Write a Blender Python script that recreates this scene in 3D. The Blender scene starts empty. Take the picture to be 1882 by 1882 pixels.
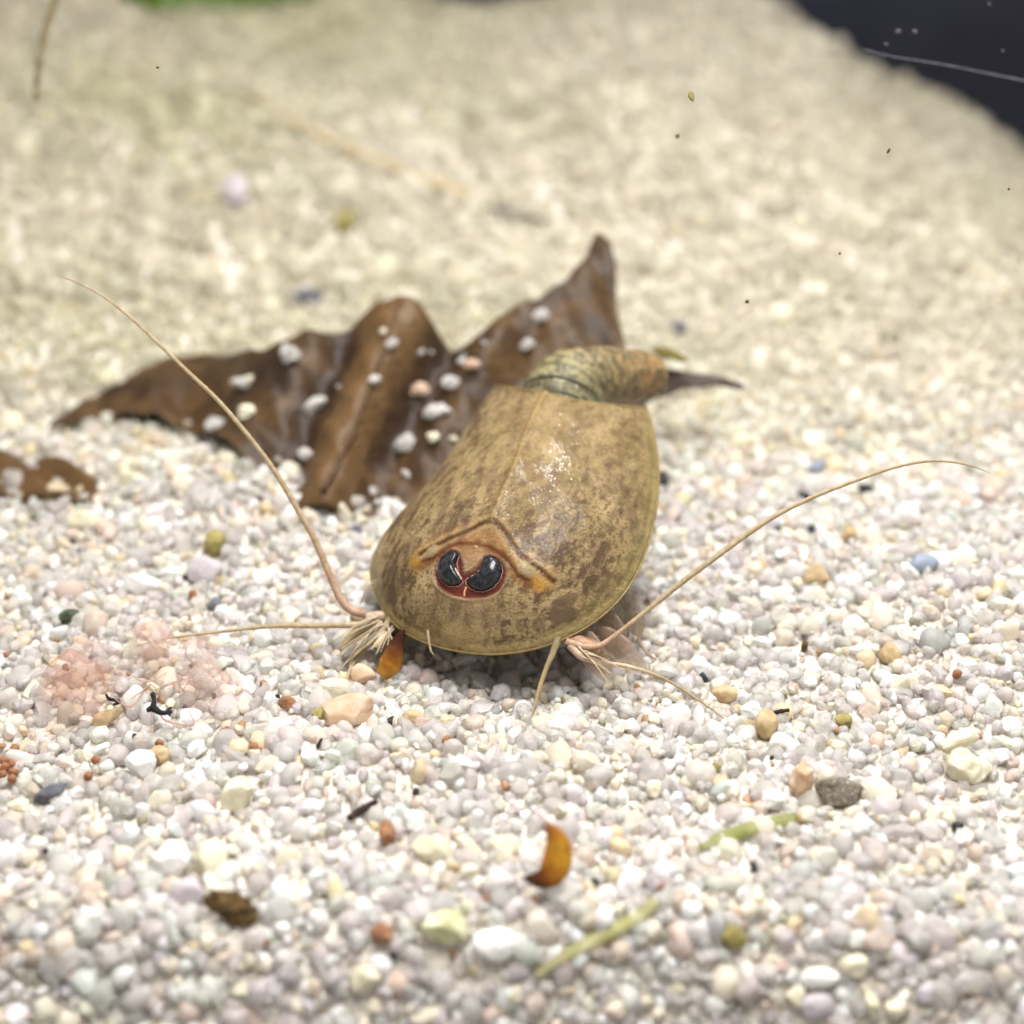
import bpy, math, random
import numpy as np
from mathutils import Vector

# ------------------------------------------------------------------ camera, world, light, exposure
MM = 0.001                       # the code works in millimetres, the scene is in metres
sc = bpy.context.scene
COL = sc.collection
PITCH = math.radians(30.0)
DIST = 84.0
TARGET = np.array([0.0, 0.0, 5.0])
TANH = 0.32                      # tangent of half the field of view
CAM = TARGET + DIST * np.array([0.0, -math.cos(PITCH), math.sin(PITCH)])
cam = bpy.data.cameras.new('camera')
cam.sensor_width = 36.0
cam.lens = 18.0 / TANH
cam.clip_start = 0.001
cam.clip_end = 10.0
cam.dof.use_dof = True
cam.dof.focus_distance = 0.0806
cam.dof.aperture_fstop = 29.0
cam_o = bpy.data.objects.new('camera', cam)
cam_o.location = CAM * MM
cam_o.rotation_euler = (math.pi / 2 - PITCH, 0, 0)
COL.objects.link(cam_o)
sc.camera = cam_o

world = bpy.data.worlds.new('World')
sc.world = world
world.use_nodes = True
bg = world.node_tree.nodes['Background']
bg.inputs['Color'].default_value = (1.0, 0.985, 0.95, 1)
bg.inputs['Strength'].default_value = 0.43


def area(name, loc, aim, sx, sy, power, color):
    l = bpy.data.lights.new(name, 'AREA')
    l.shape = 'RECTANGLE'
    l.size, l.size_y, l.energy, l.color = sx * MM, sy * MM, power, color
    o = bpy.data.objects.new(name, l)
    o.location = Vector(loc) * MM
    o.rotation_euler = (Vector(aim) - Vector(loc)).to_track_quat('-Z', 'Y').to_euler()
    COL.objects.link(o)
    return o


area('front_lamp', (14, -16, 135), (0, -8, 0), 100, 34, 0.335, (1.0, 0.985, 0.96))
area('rear_lamp', (8, 75, 150), (2, 2, 4), 10, 10, 0.20, (1.0, 0.985, 0.96))

sc.view_settings.view_transform = 'Standard'
sc.view_settings.look = 'None'
sc.view_settings.exposure = 0.0
sc.view_settings.gamma = 1.0
sc.render.engine = 'CYCLES'
sc.cycles.use_denoising = True
sc.cycles.use_adaptive_sampling = True
sc.cycles.adaptive_threshold = 0.05
sc.cycles.max_bounces = 8
sc.cycles.diffuse_bounces = 5
sc.cycles.glossy_bounces = 3
sc.cycles.transmission_bounces = 4
sc.cycles.transparent_max_bounces = 12
sc.cycles.caustics_reflective = False
sc.cycles.caustics_refractive = True

# ------------------------------------------------------------------ projection helpers
FW = np.array([0.0, math.cos(PITCH), -math.sin(PITCH)])
RT = np.array([1.0, 0.0, 0.0])
UP = np.array([0.0, math.sin(PITCH), math.cos(PITCH)])
KPX = 941.0 / TANH


def proj(p):
    d = np.asarray(p, float) - CAM
    z = d @ FW
    return np.stack([941 + KPX * (d @ RT) / z, 941 - KPX * (d @ UP) / z], -1), z


def ray(px, py):
    return FW + RT * ((px - 941) / KPX) + UP * ((941 - py) / KPX)     # unit optical-axis depth


def at_depth(px, py, dep):
    return CAM + ray(px, py) * dep


def sstep(a, b, x):
    t = np.clip((x - a) / (b - a), 0, 1)
    return t * t * (3 - 2 * t)


_rs = np.random.RandomState(5)
_WV = [(_rs.uniform(-1, 1, 2) * k, _rs.uniform(0, 6.28), 1.0) for k in (.12, .12, .2, .2, .35, .35, .5, .6)]


def lump(x, y):
    s = 0
    for (k, ph, a) in _WV:
        s = s + np.sin(k[0] * x + k[1] * y + ph)
    return s / 3.0


WALL_Y = 130.0
EDGE_PX = [(-400, 20), (0, -60), (300, -50), (700, -30), (860, 2), (980, -8), (1100, -40), (1380, -30), (1440, 5), (1490, 45), (1550, 88),
           (1610, 122), (1700, 152), (1780, 192), (1830, 232), (1882, 285), (2000, 370), (2200, 430), (2500, 470)]
_ex, _ez = [], []
for (a, b) in EDGE_PX:
    r_ = ray(a, b)
    t_ = (WALL_Y - CAM[1]) / r_[1]
    q_ = CAM + r_ * t_
    _ex.append(q_[0]); _ez.append(q_[2])


def H(x, y):
    """height of the sand bed in mm"""
    x = np.asarray(x, float); y = np.asarray(y, float)
    z = 0.28 * lump(x, y) - 2.4
    z = z - 1.0 * np.exp(-((x - 0.5) / 8.5) ** 2 - ((y + 3.2) / 4.2) ** 2)          # hollow under the animal
    z = z + 0.7 * np.exp(-((x - 2) / 14) ** 2 - ((y + 12.0) / 3.0) ** 2)            # lip in front of it
    z = z + 1.6 * np.exp(-((x - 27) / 13) ** 2 - ((y + 1) / 10) ** 2)               # bank on the right
    z = z + 1.7 * np.exp(-((x + 18) / 7) ** 2 - ((y - 15) / 4.5) ** 2)              # heap over the leaf foot
    z = z + 0.8 * np.exp(-((x + 4) / 20) ** 2 - ((y + 20) / 4) ** 2)
    f = np.clip(-22.3 - y + 0.6 * np.sin(x * .21), 0, 30)
    z = z - 1.5 * f * f / (f + 1.6)                                               # falls off to the front pane
    wz = np.interp(x, _ex, _ez)
    b = sstep(18, WALL_Y, y)
    z = z * (1 - .7 * b) + wz * b
    return z


def ground(px, py, lift=0.0):
    r = ray(px, py)
    lo = 40.0
    t = np.arange(45, 280, 0.25)
    p = CAM + r * t[:, None]
    below = p[:, 2] - lift < H(p[:, 0], p[:, 1])
    i = int(np.argmax(below)) if below.any() else len(t) - 1
    a, b = t[max(i - 1, 0)], t[i]
    for _ in range(20):
        m = .5 * (a + b)
        q = CAM + r * m
        if q[2] - lift < H(q[0], q[1]):
            b = m
        else:
            a = m
    return CAM + r * (.5 * (a + b)), .5 * (a + b)


# ------------------------------------------------------------------ node and mesh helpers
class NT:
    def __init__(self, name):
        self.m = bpy.data.materials.new(name)
        self.m.use_nodes = True
        self.t = self.m.node_tree
        self.t.nodes.clear()
        self.out = self.n('ShaderNodeOutputMaterial')

    def n(self, kind, **kw):
        nd = self.t.nodes.new(kind)
        for k, v in kw.items():
            if k.startswith('i_'):
                nd.inputs[k[2:].replace('_', ' ')].default_value = v
            else:
                setattr(nd, k, v)
        return nd

    def l(self, a, b):
        self.t.links.new(a, b)
        return b

    def mix(self, fac, a, b, blend='MIX'):
        nd = self.n('ShaderNodeMix', data_type='RGBA', blend_type=blend)
        for sock, v in ((nd.inputs[0], fac), (nd.inputs[6], a), (nd.inputs[7], b)):
            if isinstance(v, (int, float)):
                sock.default_value = v
            elif isinstance(v, tuple):
                sock.default_value = v if len(v) == 4 else v + (1,)
            else:
                self.l(v, sock)
        return nd.outputs[2]

    def ramp(self, src, stops):
        nd = self.n('ShaderNodeValToRGB')
        e = nd.color_ramp.elements
        while len(e) < len(stops):
            e.new(.5)
        for el, (p, c) in zip(e, stops):
            el.position = p
            el.color = (c, c, c, 1) if isinstance(c, (int, float)) else (c if len(c) == 4 else c + (1,))
        self.l(src, nd.inputs[0])
        return nd.outputs[0]

    def noise(self, vec, scale, detail=3, rough=.55, w=None):
        nd = self.n('ShaderNodeTexNoise')
        nd.inputs['Scale'].default_value = scale
        nd.inputs['Detail'].default_value = detail
        nd.inputs['Roughness'].default_value = rough
        if vec is not None:
            self.l(vec, nd.inputs['Vector'])
        return nd.outputs[0]

    def bump(self, h, strength, dist):
        nd = self.n('ShaderNodeBump')
        nd.inputs['Strength'].default_value = strength
        nd.inputs['Distance'].default_value = dist * MM
        self.l(h, nd.inputs['Height'])
        return nd.outputs[0]

    def principled(self, **kw):
        nd = self.n('ShaderNodeBsdfPrincipled')
        for k, v in kw.items():
            s = nd.inputs[k.replace('_', ' ')]
            if isinstance(v, (int, float)):
                s.default_value = v
            elif isinstance(v, tuple):
                s.default_value = v if (len(v) == 4 or s.type == 'VECTOR') else v + (1,)
            else:
                self.l(v, s)
        return nd

    def add_shader(self, fac, a, b):
        nd = self.n('ShaderNodeMixShader')
        if isinstance(fac, (int, float)):
            nd.inputs[0].default_value = fac
        else:
            self.l(fac, nd.inputs[0])
        self.l(a, nd.inputs[1]); self.l(b, nd.inputs[2])
        return nd.outputs[0]

    def done(self, sh):
        self.l(sh, self.out.inputs[0])
        return self.m

    def pos(self, scale=1.0):
        """object coordinates in millimetres"""
        tc = self.n('ShaderNodeTexCoord')
        mp = self.n('ShaderNodeMapping')
        s = scale / MM
        mp.inputs['Scale'].default_value = (s, s, s)
        self.l(tc.outputs['Object'], mp.inputs[0])
        return mp.outputs[0]


def mesh_from(name, v, faces, mat=None, smooth=True, col=None, vec=None):
    """v in mm (n,3); faces (m,3|4) int array or list"""
    me = bpy.data.meshes.new(name)
    v = np.asarray(v, np.float64) * MM
    if isinstance(faces, np.ndarray):
        n, k = faces.shape
        me.vertices.add(len(v)); me.loops.add(n * k); me.polygons.add(n)
        me.vertices.foreach_set('co', v.astype(np.float32).ravel())
        me.loops.foreach_set('vertex_index', faces.astype(np.int32).ravel())
        me.polygons.foreach_set('loop_start', np.arange(0, n * k, k, dtype=np.int32))
        me.update(calc_edges=True)
    else:
        me.from_pydata([tuple(a) for a in v], [], faces)
    me.validate()
    me.polygons.foreach_set('use_smooth', np.full(len(me.polygons), bool(smooth)))
    if smooth == 'facets':
        me.set_sharp_from_angle(angle=math.radians(34))
    if col is not None:
        at = me.color_attributes.new('feat', 'FLOAT_COLOR', 'POINT')
        at.data.foreach_set('color', np.asarray(col, np.float32).ravel())
    if vec is not None:
        at = me.attributes.new('lp', 'FLOAT_VECTOR', 'POINT')
        at.data.foreach_set('vector', np.asarray(vec, np.float32).ravel())
    if mat:
        me.materials.append(mat)
    me.update()
    return me


def link(name, me, parent=None, loc=None):
    o = bpy.data.objects.new(name, me)
    COL.objects.link(o)
    if parent is not None:
        o.parent = parent
    if loc is not None:
        o.location = Vector(np.asarray(loc, float) * MM)
    return o


def tag(o, label=None, cat=None, group=None, kind=None):
    if label: o['label'] = label
    if cat: o['category'] = cat
    if group: o['group'] = group
    if kind: o['kind'] = kind
    return o


def empty(name, loc):
    o = bpy.data.objects.new(name, None)
    COL.objects.link(o)
    o.empty_display_size = .001
    o.location = Vector(np.asarray(loc, float) * MM)
    return o


def thing_mesh(name, v, f, mat, base, label=None, cat=None, group=None, parent=None, col=None, smooth=True, solid=0):
    """mesh object with its origin at base (mm, world)"""
    o = link(name, mesh_from(name, np.asarray(v) - np.asarray(base), f, mat, smooth, col), parent, base if parent is None else None)
    if solid:
        md = o.modifiers.new('thickness', 'SOLIDIFY'); md.thickness = solid * MM; md.offset = 0
    return tag(o, label, cat, group)


def spline(pts, n):
    """Catmull-Rom through pts (k,d) -> (n,d)"""
    P = np.asarray(pts, float)
    k = len(P)
    Q = np.vstack([2 * P[0] - P[1], P, 2 * P[-1] - P[-2]])
    u = np.linspace(0, k - 1 - 1e-9, n)
    i = u.astype(int); t = (u - i)[:, None]
    a, b, c, d = Q[i], Q[i + 1], Q[i + 2], Q[i + 3]
    return .5 * (2 * b + (c - a) * t + (2 * a - 5 * b + 4 * c - d) * t ** 2 + (3 * b - a - 3 * c + d) * t ** 3)


def sweep(path, rad, seg=8, flat=1.0, ref=(0, 0, 1), squash_dir=None):
    """tube along path (n,3) with radii (n,), closed at both ends; flat squashes one axis"""
    P = np.asarray(path, float); n = len(P)
    T = np.gradient(P, axis=0)
    T /= np.linalg.norm(T, axis=1)[:, None] + 1e-12
    N = np.zeros_like(P)
    a = np.cross(T[0], np.asarray(ref, float))
    if np.linalg.norm(a) < 1e-4:
        a = np.cross(T[0], (1, 0, 0))
    N[0] = a / np.linalg.norm(a)
    for i in range(1, n):
        a = N[i - 1] - T[i] * (N[i - 1] @ T[i])
        N[i] = a / (np.linalg.norm(a) + 1e-12)
    B = np.cross(T, N)
    th = np.linspace(0, 2 * np.pi, seg, endpoint=False)
    rad = np.broadcast_to(np.asarray(rad, float), (n,))
    V = P[:, None] + rad[:, None, None] * (np.cos(th)[None, :, None] * N[:, None] + flat * np.sin(th)[None, :, None] * B[:, None])
    V = V.reshape(-1, 3)
    F = []
    for i in range(n - 1):
        for j in range(seg):
            k = (j + 1) % seg
            F.append((i * seg + j, i * seg + k, (i + 1) * seg + k, (i + 1) * seg + j))
    F.append(tuple(range(seg))[::-1])
    F.append(tuple((n - 1) * seg + j for j in range(seg)))
    return V, F


def ico(sub):
    t = (1 + 5 ** .5) / 2
    v = [(-1, t, 0), (1, t, 0), (-1, -t, 0), (1, -t, 0), (0, -1, t), (0, 1, t), (0, -1, -t), (0, 1, -t), (t, 0, -1), (t, 0, 1), (-t, 0, -1), (-t, 0, 1)]
    v = [np.array(a) / np.linalg.norm(a) for a in v]
    f = [(0, 11, 5), (0, 5, 1), (0, 1, 7), (0, 7, 10), (0, 10, 11), (1, 5, 9), (5, 11, 4), (11, 10, 2), (10, 7, 6), (7, 1, 8), (3, 9, 4), (3, 4, 2), (3, 2, 6), (3, 6, 8), (3, 8, 9), (4, 9, 5), (2, 4, 11), (6, 2, 10), (8, 6, 7), (9, 8, 1)]
    for _ in range(sub):
        cache = {}; nf = []

        def mid(a, b):
            k = (min(a, b), max(a, b))
            if k not in cache:
                m = v[a] + v[b]
                v.append(m / np.linalg.norm(m)); cache[k] = len(v) - 1
            return cache[k]
        for (a, b, c) in f:
            x, y, z = mid(a, b), mid(b, c), mid(c, a)
            nf += [(a, x, z), (b, y, x), (c, z, y), (x, y, z)]
        f = nf
    return np.array(v), np.array(f, np.int32)


ICO = [ico(i) for i in range(5)]


def stone_shape(lvl, rs, angular=.5, rough=.05):
    """a pebble of about unit radius"""
    v, f = ICO[lvl]
    v = v.copy()
    for _ in range(6):                      # broad swells
        k = rs.normal(size=3) * 1.6
        v = v * (1 + .07 * np.sin(v @ k + rs.uniform(0, 6.28)))[:, None]
    ncut = int(2 + angular * 9)
    for _ in range(ncut):                   # worn facets
        d = rs.normal(size=3); d /= np.linalg.norm(d)
        lim = rs.uniform(.58 if angular > .5 else .78, .97)
        ex = v @ d - lim
        v = v - np.where(ex > 0, ex * .95, 0)[:, None] * d
    if rough:
        nn = v / (np.linalg.norm(v, axis=1)[:, None])
        s = 0
        for _ in range(10):
            k = rs.normal(size=3) * 5.5
            s = s + np.sin(nn @ k + rs.uniform(0, 6.28))
        v = v * (1 + rough * s / 3)[:, None]
    sc_ = np.array([rs.uniform(.9, 1.25), rs.uniform(.8, 1.0), rs.uniform(.65, .95)])
    return v * sc_, f


def rot_mats(rs, n):
    q = rs.normal(size=(n, 4)); q /= np.linalg.norm(q, axis=1)[:, None]
    w, x, y, z = q.T
    return np.stack([np.stack([1 - 2 * (y * y + z * z), 2 * (x * y - z * w), 2 * (x * z + y * w)], -1),
                     np.stack([2 * (x * y + z * w), 1 - 2 * (x * x + z * z), 2 * (y * z - x * w)], -1),
                     np.stack([2 * (x * z - y * w), 2 * (y * z + x * w), 1 - 2 * (x * x + y * y)], -1)], 1)


# ------------------------------------------------------------------ materials
def grain_material(name='quartz_sand'):
    """colour from the 'feat' attribute; its alpha is how clear the grain is"""
    m = NT(name)
    at = m.n('ShaderNodeAttribute', attribute_name='feat')
    p = m.pos()
    n1 = m.noise(p, 2.6, 1)
    n2 = m.noise(p, 7.0, 1)
    c = m.mix(m.ramp(n1, [(.4, 0.0), (.7, .22)]), at.outputs['Color'], (.92, .84, .70), 'MULTIPLY')
    bmp = m.bump(n2, .35, .12)
    opq = m.principled(Base_Color=c, Roughness=.26, IOR=1.3, Normal=bmp)
    tr = m.n('ShaderNodeBsdfTranslucent'); m.l(c, tr.inputs[0])
    tf = m.n('ShaderNodeMath', operation='MULTIPLY_ADD'); m.l(at.outputs['Alpha'], tf.inputs[0]); tf.inputs[1].default_value = .26; tf.inputs[2].default_value = .20
    opaque = m.n('ShaderNodeMixShader'); m.l(tf.outputs[0], opaque.inputs[0]); m.l(opq.outputs[0], opaque.inputs[1]); m.l(tr.outputs[0], opaque.inputs[2])
    cc = m.mix(.93, c, (1, 1, 1))
    clear = m.principled(Base_Color=cc, Roughness=.18, IOR=1.18, Transmission_Weight=1.0, Normal=bmp)
    fac = m.n('ShaderNodeMath', operation='MULTIPLY'); fac.inputs[1].default_value = .44
    m.l(at.outputs['Alpha'], fac.inputs[0])
    return m.done(m.add_shader(fac.outputs[0], opaque.outputs[0], clear.outputs[0]))


M_GRAIN = grain_material()


def bed_material():
    m = NT('packed_sand')
    p = m.pos()
    c = m.ramp(m.noise(p, 1.6, 5), [(.3, (.60, .54, .45)), (.55, (.72, .67, .59)), (.75, (.80, .76, .69))])
    b = m.bump(m.noise(p, 3.0, 4), 1.0, .4)
    return m.done(m.principled(Base_Color=c, Roughness=.8, Normal=b).outputs[0])


def stone_material(name, c1, c2, scale=2.0, rough=.55, bump=.5, clear=0.0, spots=None):
    m = NT(name)
    p = m.pos()
    c = m.ramp(m.noise(p, scale, 4), [(.32, c1), (.68, c2)])
    if spots:
        c = m.mix(m.ramp(m.noise(p, scale * 3.1, 2), [(.60, 0.0), (.66, .85)]), c, spots)
    b = m.bump(m.noise(p, scale * 4, 3), bump, .12)
    sh = m.principled(Base_Color=c, Roughness=rough, IOR=1.3, Normal=b).outputs[0]
    if clear:
        tr = m.n('ShaderNodeBsdfTranslucent'); m.l(c, tr.inputs[0])
        sh = m.add_shader(clear, sh, tr.outputs[0])
    return m.done(sh)


def feat_material(name, rough=.4, clear=.3, bump=.3, scale=3.0, alpha=None, dark=(.6, .5, .4), ior=1.35):
    """vertex pigment plus fine mottling, partly see-through"""
    m = NT(name)
    at = m.n('ShaderNodeAttribute', attribute_name='feat')
    p = m.pos()
    c = m.mix(m.ramp(m.noise(p, scale, 4), [(.35, .75), (.65, 0.0)]), at.outputs['Color'], dark, 'MULTIPLY')
    b = m.bump(m.noise(p, scale * 3, 3), bump, .1)
    sh = m.principled(Base_Color=c, Roughness=rough, IOR=ior, Normal=b).outputs[0]
    if clear:
        tr = m.n('ShaderNodeBsdfTranslucent'); m.l(c, tr.inputs[0])
        sh = m.add_shader(clear, sh, tr.outputs[0])
    if alpha is not None:
        tp = m.n('ShaderNodeBsdfTransparent')
        f = m.ramp(m.noise(p, scale * .5, 4), [(.3, max(alpha - .15, 0)), (.7, min(alpha + .15, 1))])
        fm = m.n('ShaderNodeMath', operation='MULTIPLY'); m.l(f, fm.inputs[0]); m.l(at.outputs['Alpha'], fm.inputs[1]); f = fm.outputs[0]
        sh = m.add_shader(f, tp.outputs[0], sh)
    return m.done(sh)


# ------------------------------------------------------------------ the sand bed and the dark pane behind it
xs = np.concatenate([np.linspace(-190, -60, 40, endpoint=False), np.linspace(-60, 60, 160, endpoint=False), np.linspace(60, 190, 41)])
ys = np.concatenate([np.linspace(-60, 20, 120, endpoint=False), np.linspace(20, WALL_Y - .2, 70)])
X, Y = np.meshgrid(xs, ys)
V = np.stack([X, Y, H(X, Y) - .20], -1).reshape(-1, 3)
nx, ny = len(xs), len(ys)
I = np.arange(nx * ny).reshape(ny, nx)
F = np.stack([I[:-1, :-1], I[:-1, 1:], I[1:, 1:], I[1:, :-1]], -1).reshape(-1, 4)
tag(link('sand_bed', mesh_from('sand_bed', V, F, bed_material())), kind='structure')

m = NT('dark_pane')
p = m.pos()
c = m.ramp(m.noise(p, .05, 3), [(.3, (.014, .015, .022)), (.7, (.030, .032, .046))])
M_PANE = m.done(m.principled(Base_Color=c, Roughness=.35, IOR=1.2).outputs[0])
bv = np.array([(x, y, z) for x in (-190, 190) for y in (WALL_Y, WALL_Y + 6) for z in (-30, 120)], float)
bf = [(0, 1, 3, 2), (4, 6, 7, 5), (0, 4, 5, 1), (2, 3, 7, 6), (0, 2, 6, 4), (1, 5, 7, 3)]
pane = tag(link('back_wall', mesh_from('back_wall', bv, bf, M_PANE, False)), kind='structure')


def on_wall(px, py, off=.15):
    r = ray(px, py)
    return CAM + r * ((WALL_Y - off - CAM[1]) / r[1])


# ------------------------------------------------------------------ notable pebbles and scraps, read off the photograph
NOGO = []        # (x, y, r) where no loose grain may sit
rs = np.random.RandomState(11)



MATS = {
    'white': stone_material('white_pebble', (.80, .79, .76), (.92, .91, .89), 1.2, .6, .5, .18),
    'cream': stone_material('cream_pebble', (.66, .60, .42), (.84, .80, .66), 1.3, .6, .5, .15),
    'lime': stone_material('greenish_pebble', (.52, .52, .26), (.78, .76, .55), 1.2, .65, .7, .1, (.40, .36, .17)),
    'tan': stone_material('tan_pebble', (.50, .36, .19), (.72, .57, .36), 1.4, .5, .4, .25),
    'peach': stone_material('peach_pebble', (.66, .45, .28), (.82, .66, .52), .9, .45, .4, .3),
    'olive': stone_material('olive_pebble', (.22, .18, .05), (.42, .36, .14), 1.5, .6, .5, .1),
    'bluegrey': stone_material('blue_grey_pebble', (.20, .23, .30), (.30, .33, .40), .8, .5, .3),
    'slate': stone_material('slate_sliver', (.085, .085, .10), (.19, .19, .22), 1.3, .5, .5),
    'dark': stone_material('dark_grain', (.012, .013, .016), (.05, .05, .055), 2, .5, .5),
    'green': stone_material('dark_green_grain', (.03, .04, .025), (.10, .12, .07), 2, .5, .6),
    'russet': stone_material('russet_grain', (.26, .12, .06), (.46, .24, .12), 2.2, .5, .9, .1),
    'brown': stone_material('brown_crumb', (.035, .02, .008), (.17, .10, .035), 1.7, .8, 1.0),
    'rock': stone_material('grey_brown_rock', (.09, .075, .055), (.25, .21, .16), 2.6, .7, 1.0, 0, (.45, .42, .36)),
    'egg': stone_material('egg_shell', (.27, .115, .055), (.42, .20, .10), 4, .4, .3, .2),
    'leafgrain': stone_material('dull_white_grain', (.54, .51, .47), (.74, .71, .68), 1.2, .5, .6, .3),
    'mauve': stone_material('mauve_pebble', (.58, .52, .55), (.74, .69, .71), 1.0, .45, .3, .3),
}


def pebble(px, py, wpx, hpx, mat, label, cat='pebble', name='pebble', tilt=0.0, angular=.45, rough=.035, group=None, lvl=3, sink=.30, flatten=.8, nogo=True, seed=None, base=None):
    """a stone seen at (px,py), wpx x hpx in the photograph, lying on the sand; tilt turns it in the picture (degrees, counter-clockwise)"""
    r = np.random.RandomState(seed if seed is not None else int(px * 7 + py * 13) % 100000)
    g, dep = ground(px, py) if base is None else base
    a, b = wpx * dep / KPX / 2, hpx * dep / KPX / 2
    v, f = stone_shape(lvl, r, angular, rough)
    v = v / np.abs(v).max(0)
    # long axis lies on the sand plane seen across the picture, short axis up the picture
    t = math.radians(tilt)
    v = v * np.array([a, max(b, .55 * a) * flatten if b < a else b, b])
    c, s = math.cos(t), math.sin(t)
    ax = RT * c + UP * s
    up = -RT * s + UP * c
    v = v[:, :1] * ax + v[:, 2:] * up + v[:, 1:2] * FW * .9
    hgt = -v[:, 2].min()
    # put the base on the sand along the line of sight
    if base is None:
        g, dep = ground(px, py, lift=hgt * (1 - sink))
    base_pt = g - np.array([0, 0, hgt])
    o = thing_mesh(name, v + g, f, MATS[mat] if isinstance(mat, str) else mat, base_pt, label, cat, group, smooth='facets' if angular > .5 else True)
    if nogo:
        NOGO.append((g[0], g[1], max(a, b) * .95))
    return o


P = pebble
P(822, 1706, 96, 78, 'lime', 'pale green lumpy pebble touching the bright white pebble', angular=.7, tilt=-10, rough=.05)
P(912, 1734, 86, 62, 'white', 'bright white smooth pebble beside the pale green lumpy pebble', tilt=-14, angular=.3, rough=.015)
P(1697, 1038, 58, 42, 'bluegrey', 'smooth blue grey pebble on the sand bank behind the loose orange egg', tilt=12, angular=.3, rough=.01)
P(1544, 1455, 98, 52, 'rock', 'rough grey brown stone beside a yellowish crumb above the green stem scrap', angular=.8, rough=.09, tilt=-4)
P(1475, 1432, 50, 70, 'peach', 'yellowish lumpy crumb leaning on the rough grey brown stone', angular=.8, rough=.09)
P(710, 1536, 34, 58, 'russet', 'orange brown oval grain below the dark purple twig', tilt=10, angular=.6, rough=.06, cat='grain')
P(92, 1456, 74, 26, 'slate', 'long slate grey sliver beside a cream pebble below the egg clump', tilt=26, angular=.5, cat='stone sliver', name='stone_sliver')
P(36, 1482, 46, 32, 'cream', 'cream rounded pebble at the lower end of the slate sliver', tilt=10, angular=.3)
P(116, 1462, 26, 20, 'white', 'small white grain resting against the upper end of the slate sliver', angular=.3, cat='grain')
P(127, 1134, 42, 31, 'green', 'dark green oval grain on pale sand behind the pinkish membrane', tilt=16, angular=.4, cat='grain')
P(393, 1000, 42, 54, 'olive', 'olive brown upright oval pebble on the sand left of the shield', tilt=-12, angular=.3)
P(394, 1113, 22, 32, 'slate', 'dark grey crescent grain left of the upper left antenna foot', tilt=-30, angular=.5, cat='grain')
P(640, 1306, 100, 62, 'peach', 'large peach pink pebble below the left legs of the shrimp', tilt=8, angular=.8, rough=.02)
P(663, 1240, 58, 42, 'peach', 'cream pink block of stone between left leg tip and amber husk', tilt=-6, angular=.9, rough=.02)
P(583, 1313, 30, 26, 'olive', 'yellow brown crumb left of the large peach pink pebble', angular=.8, cat='crumb')
P(527, 1292, 34, 26, 'russet', 'angular russet crumb left of the peach pink pebble and yellow brown crumb', angular=.9, cat='crumb')
P(760, 1318, 46, 28, 'tan', 'yellow brown pebble half buried right of the large peach pink pebble', angular=.5)
P(385, 1580, 66, 72, 'cream', 'stubby cream cylinder shaped pebble behind the dark brown clump', tilt=-6, angular=.7, rough=.015)
P(315, 1580, 78, 70, 'white', 'large white weathered pebble beside the stubby cream pebble', angular=.8, rough=.05)
P(427, 1668, 110, 62, 'brown', 'crumbly dark brown clump of debris on the front sand slope', tilt=-32, angular=.8, rough=.16, cat='debris', name='debris_clump', lvl=4)
P(345, 1640, 60, 54, 'mauve', 'clear greyish pebble left of the dark brown clump', angular=.3, rough=.01)
P(1350, 1722, 54, 46, 'olive', 'olive yellow round pebble on the lower slope below the green stem scrap', angular=.3, rough=.02)
P(1508, 1795, 76, 46, 'white', 'smooth white oval pebble at the foot of the slope', tilt=3, angular=.1, rough=.005)
P(1568, 1772, 58, 48, 'cream', 'blocky cream pebble behind the smooth white oval pebble', angular=.8)
P(1500, 1848, 66, 48, 'mauve', 'greyish clear pebble in front of the smooth white oval pebble', angular=.3)
P(1462, 1830, 44, 42, 'cream', 'small cream cube shaped pebble left of the greyish clear pebble', tilt=-20, angular=.9)
P(1602, 1848, 34, 56, 'cream', 'upright cream sliver pebble right of the greyish clear pebble', tilt=10, angular=.6)
P(1643, 1856, 42, 42, 'cream', 'wedge shaped cream pebble right of the upright cream sliver', angular=.8)
P(1703, 1822, 42, 42, 'mauve', 'round pale grey pebble right of the wedge shaped cream pebble', angular=.1, rough=.005)
P(1778, 1408, 92, 70, 'cream', 'big lumpy cream stone on the right bank below a long cream sliver', angular=.9, rough=.08)
P(1758, 1362, 82, 36, 'cream', 'long pale cream sliver on top of the big lumpy cream stone', tilt=26, angular=.5, rough=.04, sink=-.6)
P(1794, 1358, 30, 22, 'russet', 'orange crumb at the upper end of the long cream sliver', angular=.6, cat='crumb')
P(1238, 1316, 66, 42, 'white', 'large bright white pebble in front of the lower right antenna', tilt=10, angular=.6)
P(1286, 1322, 24, 50, 'white', 'narrow upright white grain beside the large bright white pebble', angular=.5, cat='grain')
P(1378, 1306, 48, 36, 'white', 'knobbly white pebble between two tan pebbles', angular=.7, rough=.07)
P(1332, 1274, 52, 38, 'tan', 'tan rounded pebble behind the knobbly white pebble', angular=.3)
P(1408, 1330, 46, 56, 'tan', 'tan egg shaped pebble with a dark stick lying behind it', tilt=10, angular=.3, rough=.01)
P(1635, 1202, 38, 42, 'tan', 'orange tan pebble on the right bank near the loose orange egg', angular=.5)
P(1500, 1058, 52, 46, 'tan', 'speckled tan pebble on the right bank beside a pale yellow grain', angular=.5)
P(1466, 1073, 22, 30, 'cream', 'pale yellow grain leaning on the speckled tan pebble', angular=.6, cat='grain')
P(1563, 985, 34, 42, 'tan', 'tan wedge shaped pebble behind the blue grey pebble', angular=.6)
P(1502, 856, 42, 24, 'bluegrey', 'dark blue grey oval grain behind the upper right antenna', tilt=25, angular=.3, cat='grain')
P(1480, 912, 26, 22, 'dark', 'round black grain close behind the upper right antenna', angular=.3, cat='grain')
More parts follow.
